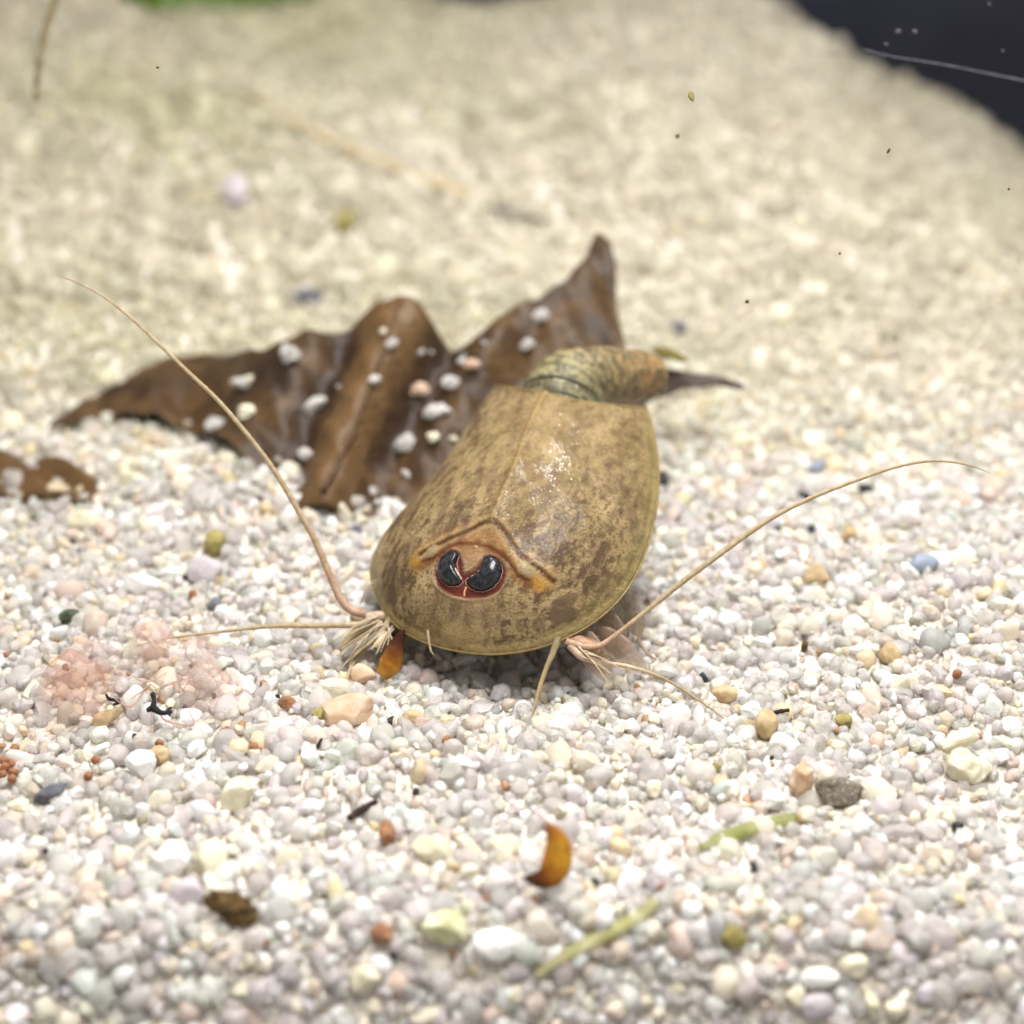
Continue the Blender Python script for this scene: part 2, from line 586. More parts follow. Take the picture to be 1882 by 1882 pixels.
P(1588, 898, 36, 20, 'dark', 'black crescent grain below the far end of the upper right antenna', angular=.4, cat='grain')
P(1490, 972, 18, 14, 'dark', 'small black grain in front of the round black grain', tilt=30, angular=.5, cat='grain')
P(1220, 884, 26, 40, 'dark', 'black grain close behind the right edge of the shield', angular=.5, cat='grain')
P(1478, 1188, 14, 24, 'brown', 'dark brown oblong speck on the sand right of the shrimp', tilt=-15, angular=.3, cat='grain')
P(1293, 1246, 18, 22, 'dark', 'black hooked speck behind the tan rounded pebble', angular=.6, cat='grain')
P(1548, 1326, 36, 30, 'olive', 'olive brown pebble on the right bank beyond the tan egg shaped pebble', angular=.6)
P(1320, 1408, 26, 18, 'olive', 'small olive wedge grain above the green stem scrap', angular=.6, cat='grain')
P(655, 972, 24, 20, 'slate', 'dark grey blurred grain between the leaf and the shield', angular=.4, cat='grain')
P(565, 546, 60, 34, 'slate', 'dark blue grey blurred pebble on the sand behind the leaf', angular=.4)
P(635, 408, 34, 52, 'olive', 'olive blurred upright pebble far behind the leaf', tilt=-25, angular=.4)
P(432, 355, 60, 74, 'mauve', 'pale grey blurred round pebble on the far sand left of the olive one', angular=.2)
P(1436, 580, 56, 50, 'cream', 'cream blurred pebble on the far sand beyond the tail', angular=.5)
P(1250, 604, 34, 26, 'slate', 'grey blurred pebble between the tail and the cream blurred pebble', angular=.5)
P(150, 955, 70, 38, 'cream', 'long cream pebble on the sand in front of the buried leaf scrap', tilt=4, angular=.4)
P(262, 1072, 84, 36, 'white', 'long white angular pebble left of the upper left antenna', tilt=-6, angular=.7)
P(485, 1060, 40, 42, 'white', 'white knobbly pebble right of the long white angular pebble', angular=.7, rough=.06)
P(375, 1050, 66, 60, 'mauve', 'big clear pinkish pebble between the white angular and white knobbly pebbles', angular=.5)
P(145, 1182, 36, 30, 'peach', 'pale peach pebble behind the pinkish membrane near black specks', angular=.5)
P(196, 1318, 66, 36, 'tan', 'yellow angular crystal grain touching the pinkish membrane', tilt=30, angular=.9, rough=.03)
P(262, 1405, 64, 56, 'white', 'chalk white angular pebble with an egg on either side', angular=.8, rough=.02)
P(292, 1388, 40, 42, 'tan', 'amber translucent sliver right of the chalk white angular pebble', tilt=50, angular=.6)
P(185, 1375, 38, 16, 'white', 'narrow white sliver below the yellow angular crystal', tilt=32, angular=.5, cat='grain')
P(358, 1378, 34, 38, 'white', 'white tooth shaped grain near the middle of the egg row', tilt=-30, angular=.6, cat='grain')
P(440, 1460, 62, 70, 'cream', 'tall cream angular pebble on the front slope below the white tooth grain', tilt=-20, angular=.8, rough=.015)
P(575, 1482, 44, 30, 'white', 'white oval grain left of the dark purple twig', angular=.4, cat='grain')
P(760, 1512, 40, 44, 'white', 'white lumpy grain right of the orange brown oval grain', angular=.7, cat='grain')
P(930, 1552, 62, 38, 'cream', 'cream half buried pebble left of the amber husk', angular=.7)
P(795, 1560, 80, 52, 'cream', 'broad cream angular pebble above the pale green lumpy pebble', angular=.9)
P(668, 1800, 66, 62, 'cream', 'cream pebble low on the slope left of the bright white pebble', angular=.7)
P(700, 1715, 46, 44, 'russet', 'rusty brown crumb left of the pale green lumpy pebble', angular=.8, rough=.12, cat='crumb')
P(1203, 1450, 34, 36, 'cream', 'cream wedge shaped grain above the green stem scrap', angular=.8, cat='grain')
P(1420, 1470, 44, 40, 'white', 'white pebble left of the rough grey brown stone', angular=.6)

# twigs, sticks and other thin scraps lying on the sand
M_TWIG = stone_material('dark_twig', (.02, .009, .012), (.06, .03, .03), 3, .7, .8)
M_BLACK = stone_material('black_twig', (.006, .006, .008), (.02, .018, .02), 3, .6, .5)


def lying(name, pts, rad, mat, label, cat, lift=.12, seg=8, flat=1.0, n=None, col=None, nogo=False, group=None, wob=0.0, parent=None, solid_ref=(0, 0, 1)):
    """a thin thing lying on the sand along picture points"""
    q = np.array([ground(a, b, lift)[0] for a, b in pts])
    n = n or max(12, 6 * len(pts))
    s = spline(q, n)
    rr = np.interp(np.linspace(0, 1, n), np.linspace(0, 1, len(rad)), rad)
    if wob:
        r = np.random.RandomState(len(label)); rr = rr * (1 + wob * r.normal(size=n).clip(-1.5, 1.5))
    v, f = sweep(s, rr, seg, flat, solid_ref)
    c4 = None
    if col is not None:
        cc = np.stack([np.interp(np.linspace(0, 1, n), np.linspace(0, 1, len(col)), [c[k] for c in col]) for k in range(3)] + [np.ones(n)], -1)
        c4 = np.repeat(cc, seg, 0)
    base = s.mean(0); base[2] = v[:, 2].min()
    return thing_mesh(name, v, f, mat, base, label, cat, group, parent, c4)


lying('twig', [(641, 1504), (660, 1491), (678, 1481), (692, 1473)], [.13, .19, .16, .14], M_TWIG, 'short dark purple twig lying on the front sand', 'twig', .45, wob=.12)
lying('twig', [(1422, 1310), (1436, 1307), (1450, 1305)], [.09, .11, .09], M_TWIG, 'tiny dark stick behind the tan egg shaped pebble', 'twig', .7, wob=.1)
lying('twig', [(584, 1372), (591, 1358)], [.1, .06], M_BLACK, 'tiny black splinter on the sand below the large peach pink pebble', 'twig', .5)
lying('twig', [(1415, 1025), (1428, 1028), (1442, 1027)], [.06, .07, .05], M_BLACK, 'hair thin black thread beside the speckled tan pebble', 'twig', .4)
br = empty('black_sprig', ground(290, 1300)[0])
for pts, rad in (([(270, 1306), (281, 1302), (297, 1310), (316, 1308)], [.10, .20, .13, .10]), ([(281, 1302), (283, 1287), (281, 1276)], [.18, .10, .14]), ([(305, 1310), (312, 1302), (316, 1300)], [.1, .07, .04]), ([(308, 1309), (313, 1316)], [.09, .04])):
    q = np.array([ground(a, b, 1.4)[0] for a, b in pts]); n = 14
    v, f = sweep(spline(q, n), np.interp(np.linspace(0, 1, n), np.linspace(0, 1, len(rad)), rad), 7)
    link('branch', mesh_from('branch', v - np.array(br.location) / MM, f, M_BLACK), br)
tag(br, 'tiny black branching sprig inside the pinkish membrane', 'sprig')
lying('black_thread', [(195, 1276), (200, 1284), (212, 1287), (218, 1290), (208, 1296)], [.05, .09, .09, .12, .05], M_BLACK, 'small black curled thread above the yellow angular crystal', 'thread', 1.3)

M_STEM = feat_material('plant_stem', .5, .45, .5, 1.6, alpha=.62, dark=(.85, .85, .6))
lying('stem_scrap', [(1288, 1558), (1330, 1538), (1390, 1520), (1464, 1503)], [.18, .36, .38, .34], M_STEM, 'bright green plant stem scrap lying on the sand', 'plant scrap', .34, 12, .6, 30, [(.46, .48, .22), (.42, .46, .16), (.47, .48, .17), (.34, .38, .12)])
lying('stem_scrap', [(985, 1792), (1040, 1755), (1110, 1718), (1170, 1685), (1206, 1655)], [.20, .30, .34, .34, .22], M_STEM, 'pale yellow green plant stem right of the bright white pebble', 'plant scrap', .48, 12, .6, 40, [(.58, .54, .34), (.60, .58, .30), (.60, .58, .26), (.58, .55, .30)])

# amber husks: curved, hollow-looking scales
M_HUSK = feat_material('amber_husk', .28, .45, .5, 1.1, dark=(.50, .28, .13), ior=1.4)


def husk(name, pts, rad, col, label, lift, flat=.42):
    q = np.array([ground(*pts[len(pts) // 2], lift)[0]])[0]
    dep = (q - CAM) @ FW
    s = spline([at_depth(a, b, dep + .05 * (b - pts[len(pts) // 2][1]) / 35 * -1) for a, b in pts], 40)
    rr = np.interp(np.linspace(0, 1, 40), np.linspace(0, 1, len(rad)), rad)
    v, f = sweep(s, rr, 14, flat, FW)
    cc = np.stack([np.interp(np.linspace(0, 1, 40), np.linspace(0, 1, len(col)), [c[k] for c in col]) for k in range(3)] + [np.ones(40)], -1)
    base = s.mean(0); base[2] = v[:, 2].min()
    return thing_mesh(name, v, f, M_HUSK, base, label, 'husk', 'amber seed husks on the sand', None, np.repeat(cc, 14, 0))


A0, A1, A2, A3 = (.70, .40, .05), (.78, .46, .05), (.40, .15, .03), (.07, .028, .018)
husk('seed_husk', [(1001, 1510), (1015, 1527), (1025, 1552), (1024, 1582), (1012, 1606), (990, 1616), (960, 1613)], [.03, .30, .55, .64, .60, .38, .06], [A2, (.55, .24, .03), A0, A1, (.5, .22, .03), (.16, .06, .025), A3], 'glossy amber crescent husk standing on the front sand', 2.1)
husk('seed_husk', [(741, 1156), (732, 1178), (724, 1200), (716, 1222), (700, 1242)], [.12, .32, .52, .62, .35], [A3, (.10, .035, .02), (.30, .12, .03), (.6, .32, .05), (.55, .32, .07)], 'amber husk with dark top under the rim of the shield', 1.6)

# eggs
EGGS = [(355, 1092, 17), (349, 1143, 14), (416, 1343, 17), (467, 1373, 19), (262, 1369, 18), (293, 1366, 17), (175, 1396, 18), (164, 1425, 20), (1760, 1240, 19), (492, 1733, 17), (519, 1708, 14),
        (1214, 1629, 15), (890, 1630, 16), (893, 1652, 17), (923, 1662, 16), (982, 1655, 19), (821, 1360, 18), (833, 1752, 14), (1003, 1702, 13), (12, 1205, 14), (53, 1390, 17), (1620, 1665, 15), (1690, 1715, 0)]
for (a, b, d) in EGGS:
    if d:
        P(a, b, d, d, 'egg', 'tiny round orange brown egg lying loose on the sand', 'egg', 'egg', angular=.05, rough=.02, lvl=2, group='loose eggs on the sand', sink=-.5, flatten=1, nogo=False)
for (a, b) in ((8, 1398), (17, 1386), (27, 1376), (28, 1392), (20, 1404), (6, 1424), (24, 1420), (22, 1432), (10, 1410)):
    P(a, b, 19, 19, 'egg', 'round rust brown egg in the tight clump above the slate sliver', 'egg', 'egg', angular=.05, rough=.006, lvl=2, group='clumped eggs', sink=-.7, flatten=1, nogo=False)

# ------------------------------------------------------------------ the tadpole shrimp
CP = dict(yaw=-0.4309, tilt=0.3497, roll=-0.0837, x=0.2733, y=1.1862, z=2.2141, W=7.1284, af=7.4181, ar=15.7914, H=3.9733, q=.6827, y0=8.5385, c=1.5264, e=2.2441, er=1.6378, b=-1.178)
cy_, sy_ = math.cos(CP['yaw']), math.sin(CP['yaw']); ct_, st_ = math.cos(CP['tilt']), math.sin(CP['tilt']); cr_, sr_ = math.cos(CP['roll']), math.sin(CP['roll'])
ROT = np.array([[cy_, -sy_, 0], [sy_, cy_, 0], [0, 0, 1]]) @ np.array([[1, 0, 0], [0, ct_, -st_], [0, st_, ct_]]) @ np.array([[cr_, 0, sr_], [0, 1, 0], [-sr_, 0, cr_]])
POS = np.array([CP['x'], CP['y'], CP['z']])


def to_world(l):
    l = np.array(l, float)
    l = np.stack([l[..., 0] + CP['b'] * l[..., 1] ** 2 * .01, l[..., 1], l[..., 2]], -1)
    return l @ ROT.T + POS


def cwid(y):
    a = np.where(y < 0, CP['af'], CP['ar']); ex = np.where(y < 0, CP['e'], CP['er'])
    return CP['W'] * np.clip(1 - (np.abs(y) / a) ** ex, 0, 1) ** (1 / CP['e'])


NS, NTT = 241, 260
sg = np.linspace(-1, 1, NS)
S1 = np.sin(sg * math.pi / 2) * .55 + sg * .45
tt = np.linspace(0, 1, NTT)
g1 = 1 - (1 - tt ** 1.9) * (1 - .12 * tt)
yend = np.full(NS, CP['y0'])
for _ in range(60):
    yend = .5 * yend + .5 * (CP['y0'] + CP['c'] * (S1 * cwid(yend) / 4.) ** 2)
yend = yend + .55 * np.abs(S1) ** 14 - .38 * np.where(S1 > 0, np.sin(np.clip(S1, 0, .98) / .98 * math.pi) , 0)
LY = -CP['af'] + (yend + CP['af'])[:, None] * g1[None]
w_ = cwid(LY)
LX = S1[:, None] * w_
ridge = CP['H'] * np.clip(1 - (np.abs(LY) / np.where(LY < 0, CP['af'], CP['ar'])) ** 2, 0, 1) ** CP['q']
LZ = ridge * np.clip(1 - S1[:, None] ** 2, 0, 1) ** CP['q']
mul = 1 + (.125 * np.exp(-((LY + 2.6) / 3.3) ** 2) - .045 * np.exp(-((LY - 4.5) / 3) ** 2)) * np.abs(S1[:, None]) ** 1.5
LX = np.where(LX < 0, LX * mul, LX)
LOC = np.stack([LX, LY, LZ], -1)
SARR = np.repeat(S1[:, None], NTT, 1)
PX, _ = proj(to_world(LOC))
W0 = to_world(LOC)
du = np.gradient(W0, axis=0); dv = np.gradient(W0, axis=1)
NRM = np.cross(du, dv); NRM /= np.linalg.norm(NRM, axis=-1)[..., None] + 1e-12
if NRM[NS // 2, NTT // 2, 2] < 0:
    NRM = -NRM
facing = np.sum(NRM * (CAM - W0), -1) > 0


def on_shield(px, py):
    d = np.hypot(PX[..., 0] - px, PX[..., 1] - py) + np.where(facing, 0, 40)
    i, j = np.unravel_index(np.argmin(d), d.shape)
    return LOC[i, j], W0[i, j], NRM[i, j]


def loc_line(pts, n=60):
    return np.array([on_shield(a, b)[0] for a, b in spline(pts, n)])


def dist_line(line):
    L = LOC.reshape(-1, 3)
    d = np.full(len(L), 1e9)
    for p in line:
        d = np.minimum(d, np.sum((L - p) ** 2, 1))
    return np.sqrt(d).reshape(NS, NTT)


def loc_patch(px, py, r):
    c = on_shield(px, py)[0]
    return np.sqrt(np.sum((LOC - c) ** 2, -1)) / r


def in_poly(poly):
    pts = PX.reshape(-1, 2); x, y = pts.T
    ins = np.zeros(len(pts), bool)
    q = np.array(poly, float); j = len(q) - 1
    for i in range(len(q)):
        c = ((q[i, 1] > y) != (q[j, 1] > y)) & (x < (q[j, 0] - q[i, 0]) * (y - q[i, 1]) / (q[j, 1] - q[i, 1] + 1e-9) + q[i, 0])
        ins ^= c
        j = i
    return ins.reshape(NS, NTT) & facing


def z4(pts, ox=760, oy=960, s=300 / 1882):
    return [(ox + a * s, oy + b * s) for a, b in pts]


groove = [(774, 1019), (799, 1006), (831, 990), (860, 976), (882, 964), (904, 960), (917, 966), (933, 985), (946, 1007), (968, 1030), (994, 1049), (1018, 1069)]
groove2 = [(779, 1033), (806, 1023), (828, 1007), (850, 1001), (876, 1003), (898, 1007), (920, 1020), (936, 1036), (956, 1058), (971, 1068)]
dg = dist_line(loc_line(groove, 120)); dg2 = dist_line(loc_line(groove2, 100))
dk = dist_line(loc_line([(1005.6, 717), (990, 745), (975, 777), (960, 818), (946, 858), (924, 906), (904, 958)], 90))
socket = z4([(300, 420), (250, 520), (235, 620), (270, 720), (350, 800), (450, 850), (560, 878), (640, 888), (760, 882), (880, 862), (980, 805), (1040, 725), (1068, 640), (1068, 560), (1030, 480), (960, 410), (880, 385), (820, 420), (720, 540), (600, 600), (575, 480), (540, 360), (440, 335)])
insock = in_poly(socket).astype(float)
for _ in range(2):
    insock[1:-1, 1:-1] = (insock[1:-1, 1:-1] * 2 + insock[:-2, 1:-1] + insock[2:, 1:-1] + insock[1:-1, :-2] + insock[1:-1, 2:]) / 6

feat = np.zeros((NS, NTT, 4))


def paint(mask, col):
    m = np.clip(mask, 0, 1)[..., None]
    a0 = feat[..., 3:]
    na = m + a0 * (1 - m)
    feat[..., :3] = np.where(na > 1e-5, (np.array(col) * m + feat[..., :3] * a0 * (1 - m)) / np.maximum(na, 1e-5), feat[..., :3])
    feat[..., 3:] = na


_r = np.random.RandomState(3)
wig = sum(np.sin(LOC @ (_r.normal(size=3) * 4.0) + _r.uniform(0, 6)) for _ in range(6)) / 3.
aS = np.abs(SARR)
paint(.45 * sstep(.86, .98, aS), (.34, .27, .11))                                             # thinner olive margin
front = sstep(-6.3, -7.2, LY) * 1.0
paint(.3 * front, (.42, .30, .11))
paint(.75 * sstep(.0, .8, 1 - loc_patch(767, 1027, .75) + .15 * wig), (.62, .34, .03))
paint(.75 * sstep(.0, .8, 1 - loc_patch(997, 1066, .8) + .15 * wig), (.62, .34, .03))
band = np.exp(-(dg / .42) ** 2) * 0 + np.exp(-((dg + dg2) / 1.6) ** 4)
paint(.58 * band, (.30, .130, .032))
paint(.95 * np.exp(-(dg / (.22 + .05 * wig)) ** 2), (.050, .016, .007))
paint(.95 * np.exp(-(dg2 / (.20 + .05 * wig)) ** 2), (.095, .028, .011))
paint(.5 * np.exp(-((dg - .28) / .14) ** 2) * (LY > on_shield(904, 958)[0][1] - 6), (.42, .30, .15))
for (a, b, r) in ((799, 1014, .42), (790, 1018, .34), (962, 1042, .42), (974, 1052, .40)):
    paint(.8 * sstep(.0, .35, 1 - loc_patch(a, b, r) + .1 * wig), (.33, .25, .135))
paint(.75 * np.exp(-(dk / .065) ** 2), (.42, .27, .09))
paint(.4 * np.exp(-((dk - .2) / .1) ** 2), (.16, .10, .04))
for (a, b, r, k) in ((1040, 1112, .55, .8), (1030, 1124, .62, .9), (1048, 1128, .45, .8), (1016, 1126, .4, .8), (974, 978, .75, .6), (985, 1000, .6, .5), (990, 1150, .4, .6), (960, 1150, .3, .5)):
    paint(k * sstep(-.05, .25, 1 - loc_patch(a, b, r) + .38 * wig), (.13, .085, .05))
for (a, b, r, k) in ((826, 955, 1.1, .42), (850, 975, .6, .4), (968, 985, .8, .5), (1013, 1003, .9, .42), (998, 868, .9, .4), (1010, 905, .7, .35), (901, 876, .9, .35), (808, 868, .7, .32), (790, 905, .6, .35), (1136, 890, .9, .32), (1150, 950, .9, .35), (1100, 1010, .9, .32), (1120, 1070, .7, .35), (875, 1128, .7, .35), (905, 1140, .5, .4), (840, 1125, .5, .3), (735, 1020, .9, .38), (720, 1070, .7, .32), (1060, 1060, .6, .3), (960, 800, .6, .28), (1080, 770, .7, .22)):
    paint(k * sstep(-.35, .5, 1 - loc_patch(a, b, r) + .55 * wig), (.115, .068, .046))
gl = [(1108, 985), (1128, 940), (1150, 900), (1168, 870), (1172, 840), (1158, 820), (1140, 832)]
dgl = dist_line(loc_line(gl, 60))
paint(.55 * np.exp(-(dgl / (.22 + .08 * wig)) ** 2), (.12, .085, .035))
paint(.95 * insock, (.12, .024, .02))
paint(.75 * np.exp(-((loc_patch(870, 1022, .75)) ** 4)) * (1 - insock) * .6, (.32, .16, .09))
ld = dist_line(loc_line(socket + socket[:1], 150))
paint(.55 * np.exp(-(ld / .06) ** 2), (.34, .22, .13))

# relief
dz = np.zeros((NS, NTT))
dz += .10 * np.exp(-(dk / .10) ** 2) + .10 * np.exp(-(dk / .5) ** 2)
dz -= .07 * np.exp(-(dg / .13) ** 2) + .05 * np.exp(-(dg2 / .13) ** 2)
dz += .10 * np.exp(-((dg + dg2) / 1.2) ** 4)
for (a, b, r) in ((799, 1014, .5), (965, 1046, .55)):
    dz += .09 * np.clip(1 - loc_patch(a, b, r) ** 2, 0, 1)
dz += .22 * np.exp(-loc_patch(864, 1062, 2.2) ** 2) - .16 * insock + .06 * np.exp(-(ld / .1) ** 2)
dz += .05 * np.exp(-(dgl / .3) ** 2)
fine = sum(np.sin(LOC @ (_r.normal(size=3) * np.array([2.2, 1.1, 1.5])) + _r.uniform(0, 6)) for _ in range(10)) / 4.
dz += .035 * fine * (1 - aS ** 4)
xr = LX - (0.9 + .0 * LY)
dz += (.085 * np.exp(-((LX - 1.05 - .12 * np.sin(LY * 2.6)) / .32) ** 2) * sstep(1.5, 3.5, LY)) * (1 + .5 * np.sin(LY * 7 + wig * 2))
rimloc = np.vstack([LOC[0, ::-1], LOC[-1, 1:]])[::6]
drim = dist_line(rimloc)
dz -= .06 * np.exp(-((drim - .55) / .22) ** 2) * sstep(0, 1.2, CP['y0'] + 1 - LY)
paint(.22 * (1 - sstep(.2, .6, drim)), (.36, .27, .12))
edgef = sstep(.0, .22, drim)
WV = W0 + NRM * (dz * edgef)[..., None]
PXYZ = WV.reshape(-1, 3)

I = np.arange(NS * NTT).reshape(NS, NTT)
F = np.stack([I[:-1, :-1], I[1:, :-1], I[1:, 1:], I[:-1, 1:]], -1).reshape(-1, 4)

m = NT('mottled_shield')
at = m.n('ShaderNodeAttribute', attribute_name='feat')
lp = m.n('ShaderNodeAttribute', attribute_name='lp')
mp = m.n('ShaderNodeMapping'); mp.inputs['Scale'].default_value = (1.15, .62, .8)
m.l(lp.outputs['Vector'], mp.inputs[0])
big = m.noise(mp.outputs[0], .55, 3, .6)
mot = m.noise(mp.outputs[0], 2.1, 4, .62)
spk = m.noise(lp.outputs['Vector'], 7.5, 3, .6)
flk = m.noise(lp.outputs['Vector'], 13.0, 2, .5)
base = m.ramp(big, [(.36, (.215, .150, .070)), (.50, (.29, .206, .102)), (.66, (.365, .268, .138))])
base = m.mix(m.ramp(flk, [(.56, 0.0), (.68, .55)]), base, (.50, .37, .17))
comb = m.n('ShaderNodeMath', operation='MULTIPLY_ADD'); m.l(big, comb.inputs[0]); comb.inputs[1].default_value = -.45; m.l(mot, comb.inputs[2])
mk = m.n('ShaderNodeAttribute', attribute_name='mott')
dk1 = m.ramp(comb.outputs[0], [(.24, 0.0), (.37, .92)])
mm = m.n('ShaderNodeMath', operation='MULTIPLY'); m.l(dk1, mm.inputs[0]); m.l(mk.outputs['Fac'], mm.inputs[1])
base = m.mix(mm.outputs[0], base, (.078, .050, .028))
spm = m.noise(lp.outputs['Vector'], 4.6, 3, .6)
ms = m.n('ShaderNodeMath', operation='MULTIPLY'); m.l(m.ramp(spm, [(.53, 0.0), (.63, .85)]), ms.inputs[0]); m.l(mk.outputs['Fac'], ms.inputs[1])
base = m.mix(ms.outputs[0], base, (.115, .070, .038))
dk2 = m.ramp(spk, [(.55, 0.0), (.66, .6)])
base = m.mix(dk2, base, (.115, .07, .03))
base = m.mix(at.outputs['Alpha'], base, at.outputs['Color'])
bb = m.n('ShaderNodeMath', operation='ADD'); m.l(spk, bb.inputs[0]); m.l(m.noise(lp.outputs['Vector'], 3.2, 4), bb.inputs[1])
bmp = m.bump(bb.outputs[0], .55, .12)
bmp2 = m.bump(m.noise(lp.outputs['Vector'], 3.0, 3, .6), .40, .13)
rg = m.ramp(mot, [(.35, .34), (.65, .48)])
sh = m.principled(Base_Color=base, Roughness=rg, IOR=1.28, Specular_IOR_Level=.08, Normal=bmp, Coat_Weight=.45, Coat_Roughness=.05, Coat_IOR=1.33, Coat_Normal=bmp2)
tr = m.n('ShaderNodeBsdfTranslucent'); m.l(base, tr.inputs[0])
M_SHIELD = m.done(m.add_shader(.16, sh.outputs[0], tr.outputs[0]))

gz = H(CP['x'], CP['y'])
ROOT = np.array([CP['x'], CP['y'], float(gz)])
shrimp = tag(empty('tadpole_shrimp', ROOT), 'olive brown tadpole shrimp with mottled shield and two black eyes on the sand', 'tadpole shrimp')


def part(name, v, f, mat, parent=None, col=None, vec=None, solid=0, label=None):
    o = link(name, mesh_from(name, np.asarray(v) - ROOT, f, mat, True, col, vec), parent or shrimp)
    if solid:
        md = o.modifiers.new('thickness', 'SOLIDIFY'); md.thickness = solid * MM; md.offset = -1 if name == 'shield' else 0
    if label:
        o['label'] = label
    return o


if NRM[NS // 2, NTT // 2] @ np.cross(WV[NS // 2 + 1, NTT // 2] - WV[NS // 2, NTT // 2], WV[NS // 2, NTT // 2 + 1] - WV[NS // 2, NTT // 2]) < 0:
    F = F[:, ::-1]
mott = .22 + .55 * np.exp(-((dg - .9) / 1.3) ** 2) * (LY < 3) + .35 * sstep(.35, .75, aS) + .3 * (SARR < 0) * sstep(0, .3, aS) + .4 * (SARR > 0) * sstep(.3, .55, aS) * sstep(5, 1, LY) + .2 * wig
mott = np.clip(mott, .15, 1)
shield = part('shield', PXYZ, F, M_SHIELD, None, feat.reshape(-1, 4), LOC.reshape(-1, 3), .12, 'mottled tan and olive shield with a pale keel and amber grooves')

_a = shield.data.attributes.new('mott', 'FLOAT', 'POINT'); _a.data.foreach_set('value', mott.astype(np.float32).ravel())
# thin golden rim along the free edge, with little teeth at the tail notch
M_RIM = stone_material('shield_rim', (.26, .18, .065), (.40, .30, .13), 2.5, .35, .3, .3)
rimp = np.vstack([W0[0, ::-1], W0[-1, 1:]])
v, f = sweep(rimp[::2], .07, 6)
part('rim', v, f, M_RIM, shield)
notch = W0[:, -1]
v, f = sweep(notch[::2], .07, 6)
part('rear_edge', v, f, M_RIM, shield)
M_TOOTH = stone_material('rim_tooth', (.05, .03, .015), (.10, .06, .03), 3)
back = to_world(np.array([[0, 1., 0]]))[0] - to_world(np.array([[0, 0., 0]]))[0]
for k in range(24, NS - 6, 9):
    a = notch[k]
    v, f = sweep([a, a + back * .09, a + back * .2], [.06, .045, .01], 5)
    part('tooth', v, f, M_TOOTH, shield)

# eyes
M_EYE = NT('eye_black')
p = M_EYE.pos()
c = M_EYE.ramp(M_EYE.noise(p, 5, 3), [(.35, (.006, .006, .008)), (.7, (.035, .037, .042))])
M_EYE = M_EYE.done(M_EYE.principled(Base_Color=c, Roughness=.20, IOR=1.3, Coat_Weight=.25, Coat_Roughness=.08).outputs[0])
M_PINK = stone_material('eye_edge', (.36, .15, .12), (.52, .29, .24), 4, .35, .1, .2)
M_WHITE = stone_material('eye_crescent', (.55, .38, .32), (.68, .52, .46), 4, .3, .1, .2)


def dome(poly, height, rings=9, n=48, lift=0.0):
    q = spline(poly + poly[:1], n + 1)[:-1]
    cen = q.mean(0)
    _, c3, cn = on_shield(*cen)
    V = []; 
    for k in range(rings):
        r = 1 - k / rings
        for pt in q:
            pp = cen + (pt - cen) * r
            dep = proj(c3)[1]
            _, w3, wn = on_shield(*pp)
            ray0 = ray(*pp)
            t = ((c3 - CAM) @ cn) / (ray0 @ cn)       # on the tangent plane, so the dome is even
            base = .5 * (CAM + ray0 * t) + .5 * (CAM + ray0 * ((w3 - CAM) @ wn) / (ray0 @ wn))
            V.append(base + cn * (lift + height * math.sqrt(max(0, 1 - r ** 2.2)) - (.14 if k == 0 else 0)))
    V.append(c3 + cn * (lift + height))
    Fc = []
    for k in range(rings - 1):
        for j in range(n):
            j2 = (j + 1) % n
            Fc.append((k * n + j, k * n + j2, (k + 1) * n + j2, (k + 1) * n + j))
    for j in range(n):
        Fc.append(((rings - 1) * n + j, (rings - 1) * n + (j + 1) % n, rings * n))
    return np.array(V), Fc, q, cn


eyeL = z4([(440, 348), (505, 356), (520, 396), (506, 440), (496, 500), (514, 575), (545, 635), (556, 682), (500, 712), (420, 716), (350, 672), (306, 592), (296, 520), (320, 450), (370, 390)])
eyeR = z4([(850, 398), (920, 414), (975, 468), (1002, 550), (990, 632), (940, 710), (860, 762), (780, 776), (700, 756), (650, 716), (632, 668), (700, 624), (762, 572), (800, 522), (810, 468), (820, 425)])
creL = [(472, 500), (505, 555), (540, 610), (566, 668)]
creR = [(800, 540), (762, 588), (700, 628), (636, 664)]
for poly, cre in ((eyeL, creL), (eyeR, creR)):
    pc = np.mean(poly, 0); poly = [tuple(pc + (np.array(t_) - pc) * 1.14) for t_ in poly]
    v, f, q, cn = dome(poly, .42)
    e = part('eye', v, f, M_EYE)
    ringp = []
    for pt in np.vstack([q, q[:1]]):
        _, w3, wn = on_shield(*pt); ringp.append(w3 + wn * .04)
    v, f = sweep(np.array(ringp), .026, 6)
    part('eye_edge', v, f, M_PINK, e)
    cp = []
    for pt in spline(z4(cre), 16):
        _, w3, wn = on_shield(*pt); cp.append(w3 + wn * .20)
    v, f = sweep(np.array(cp), np.interp(np.linspace(0, 1, 16), [0, .35, 1], [.02, .065, .02]), 8, .6)
    part('eye_crescent', v, f, M_WHITE, e)
st = [on_shield(*pt) for pt in spline(z4([(612, 745), (600, 790), (582, 862)]), 8)]
v, f = sweep(np.array([a[1] + a[2] * .05 for a in st]), .06, 6)
part('eye_septum', v, f, stone_material('septum', (.55, .28, .15), (.66, .38, .22), 4))
# dorsal organ: a small pale ring above the eyes
_, c3, cn = on_shield(872, 1011)
e1 = np.cross(cn, (0, 0, 1)); e1 /= np.linalg.norm(e1); e2 = np.cross(cn, e1)
th = np.linspace(0, 2 * np.pi, 25)
v, f = sweep(c3 + cn * .06 + .27 * np.cos(th)[:, None] * e1 + .2 * np.sin(th)[:, None] * e2, .07, 8, 1, cn)
part('dorsal_organ', v, f, stone_material('organ', (.42, .32, .17), (.56, .44, .25), 4))

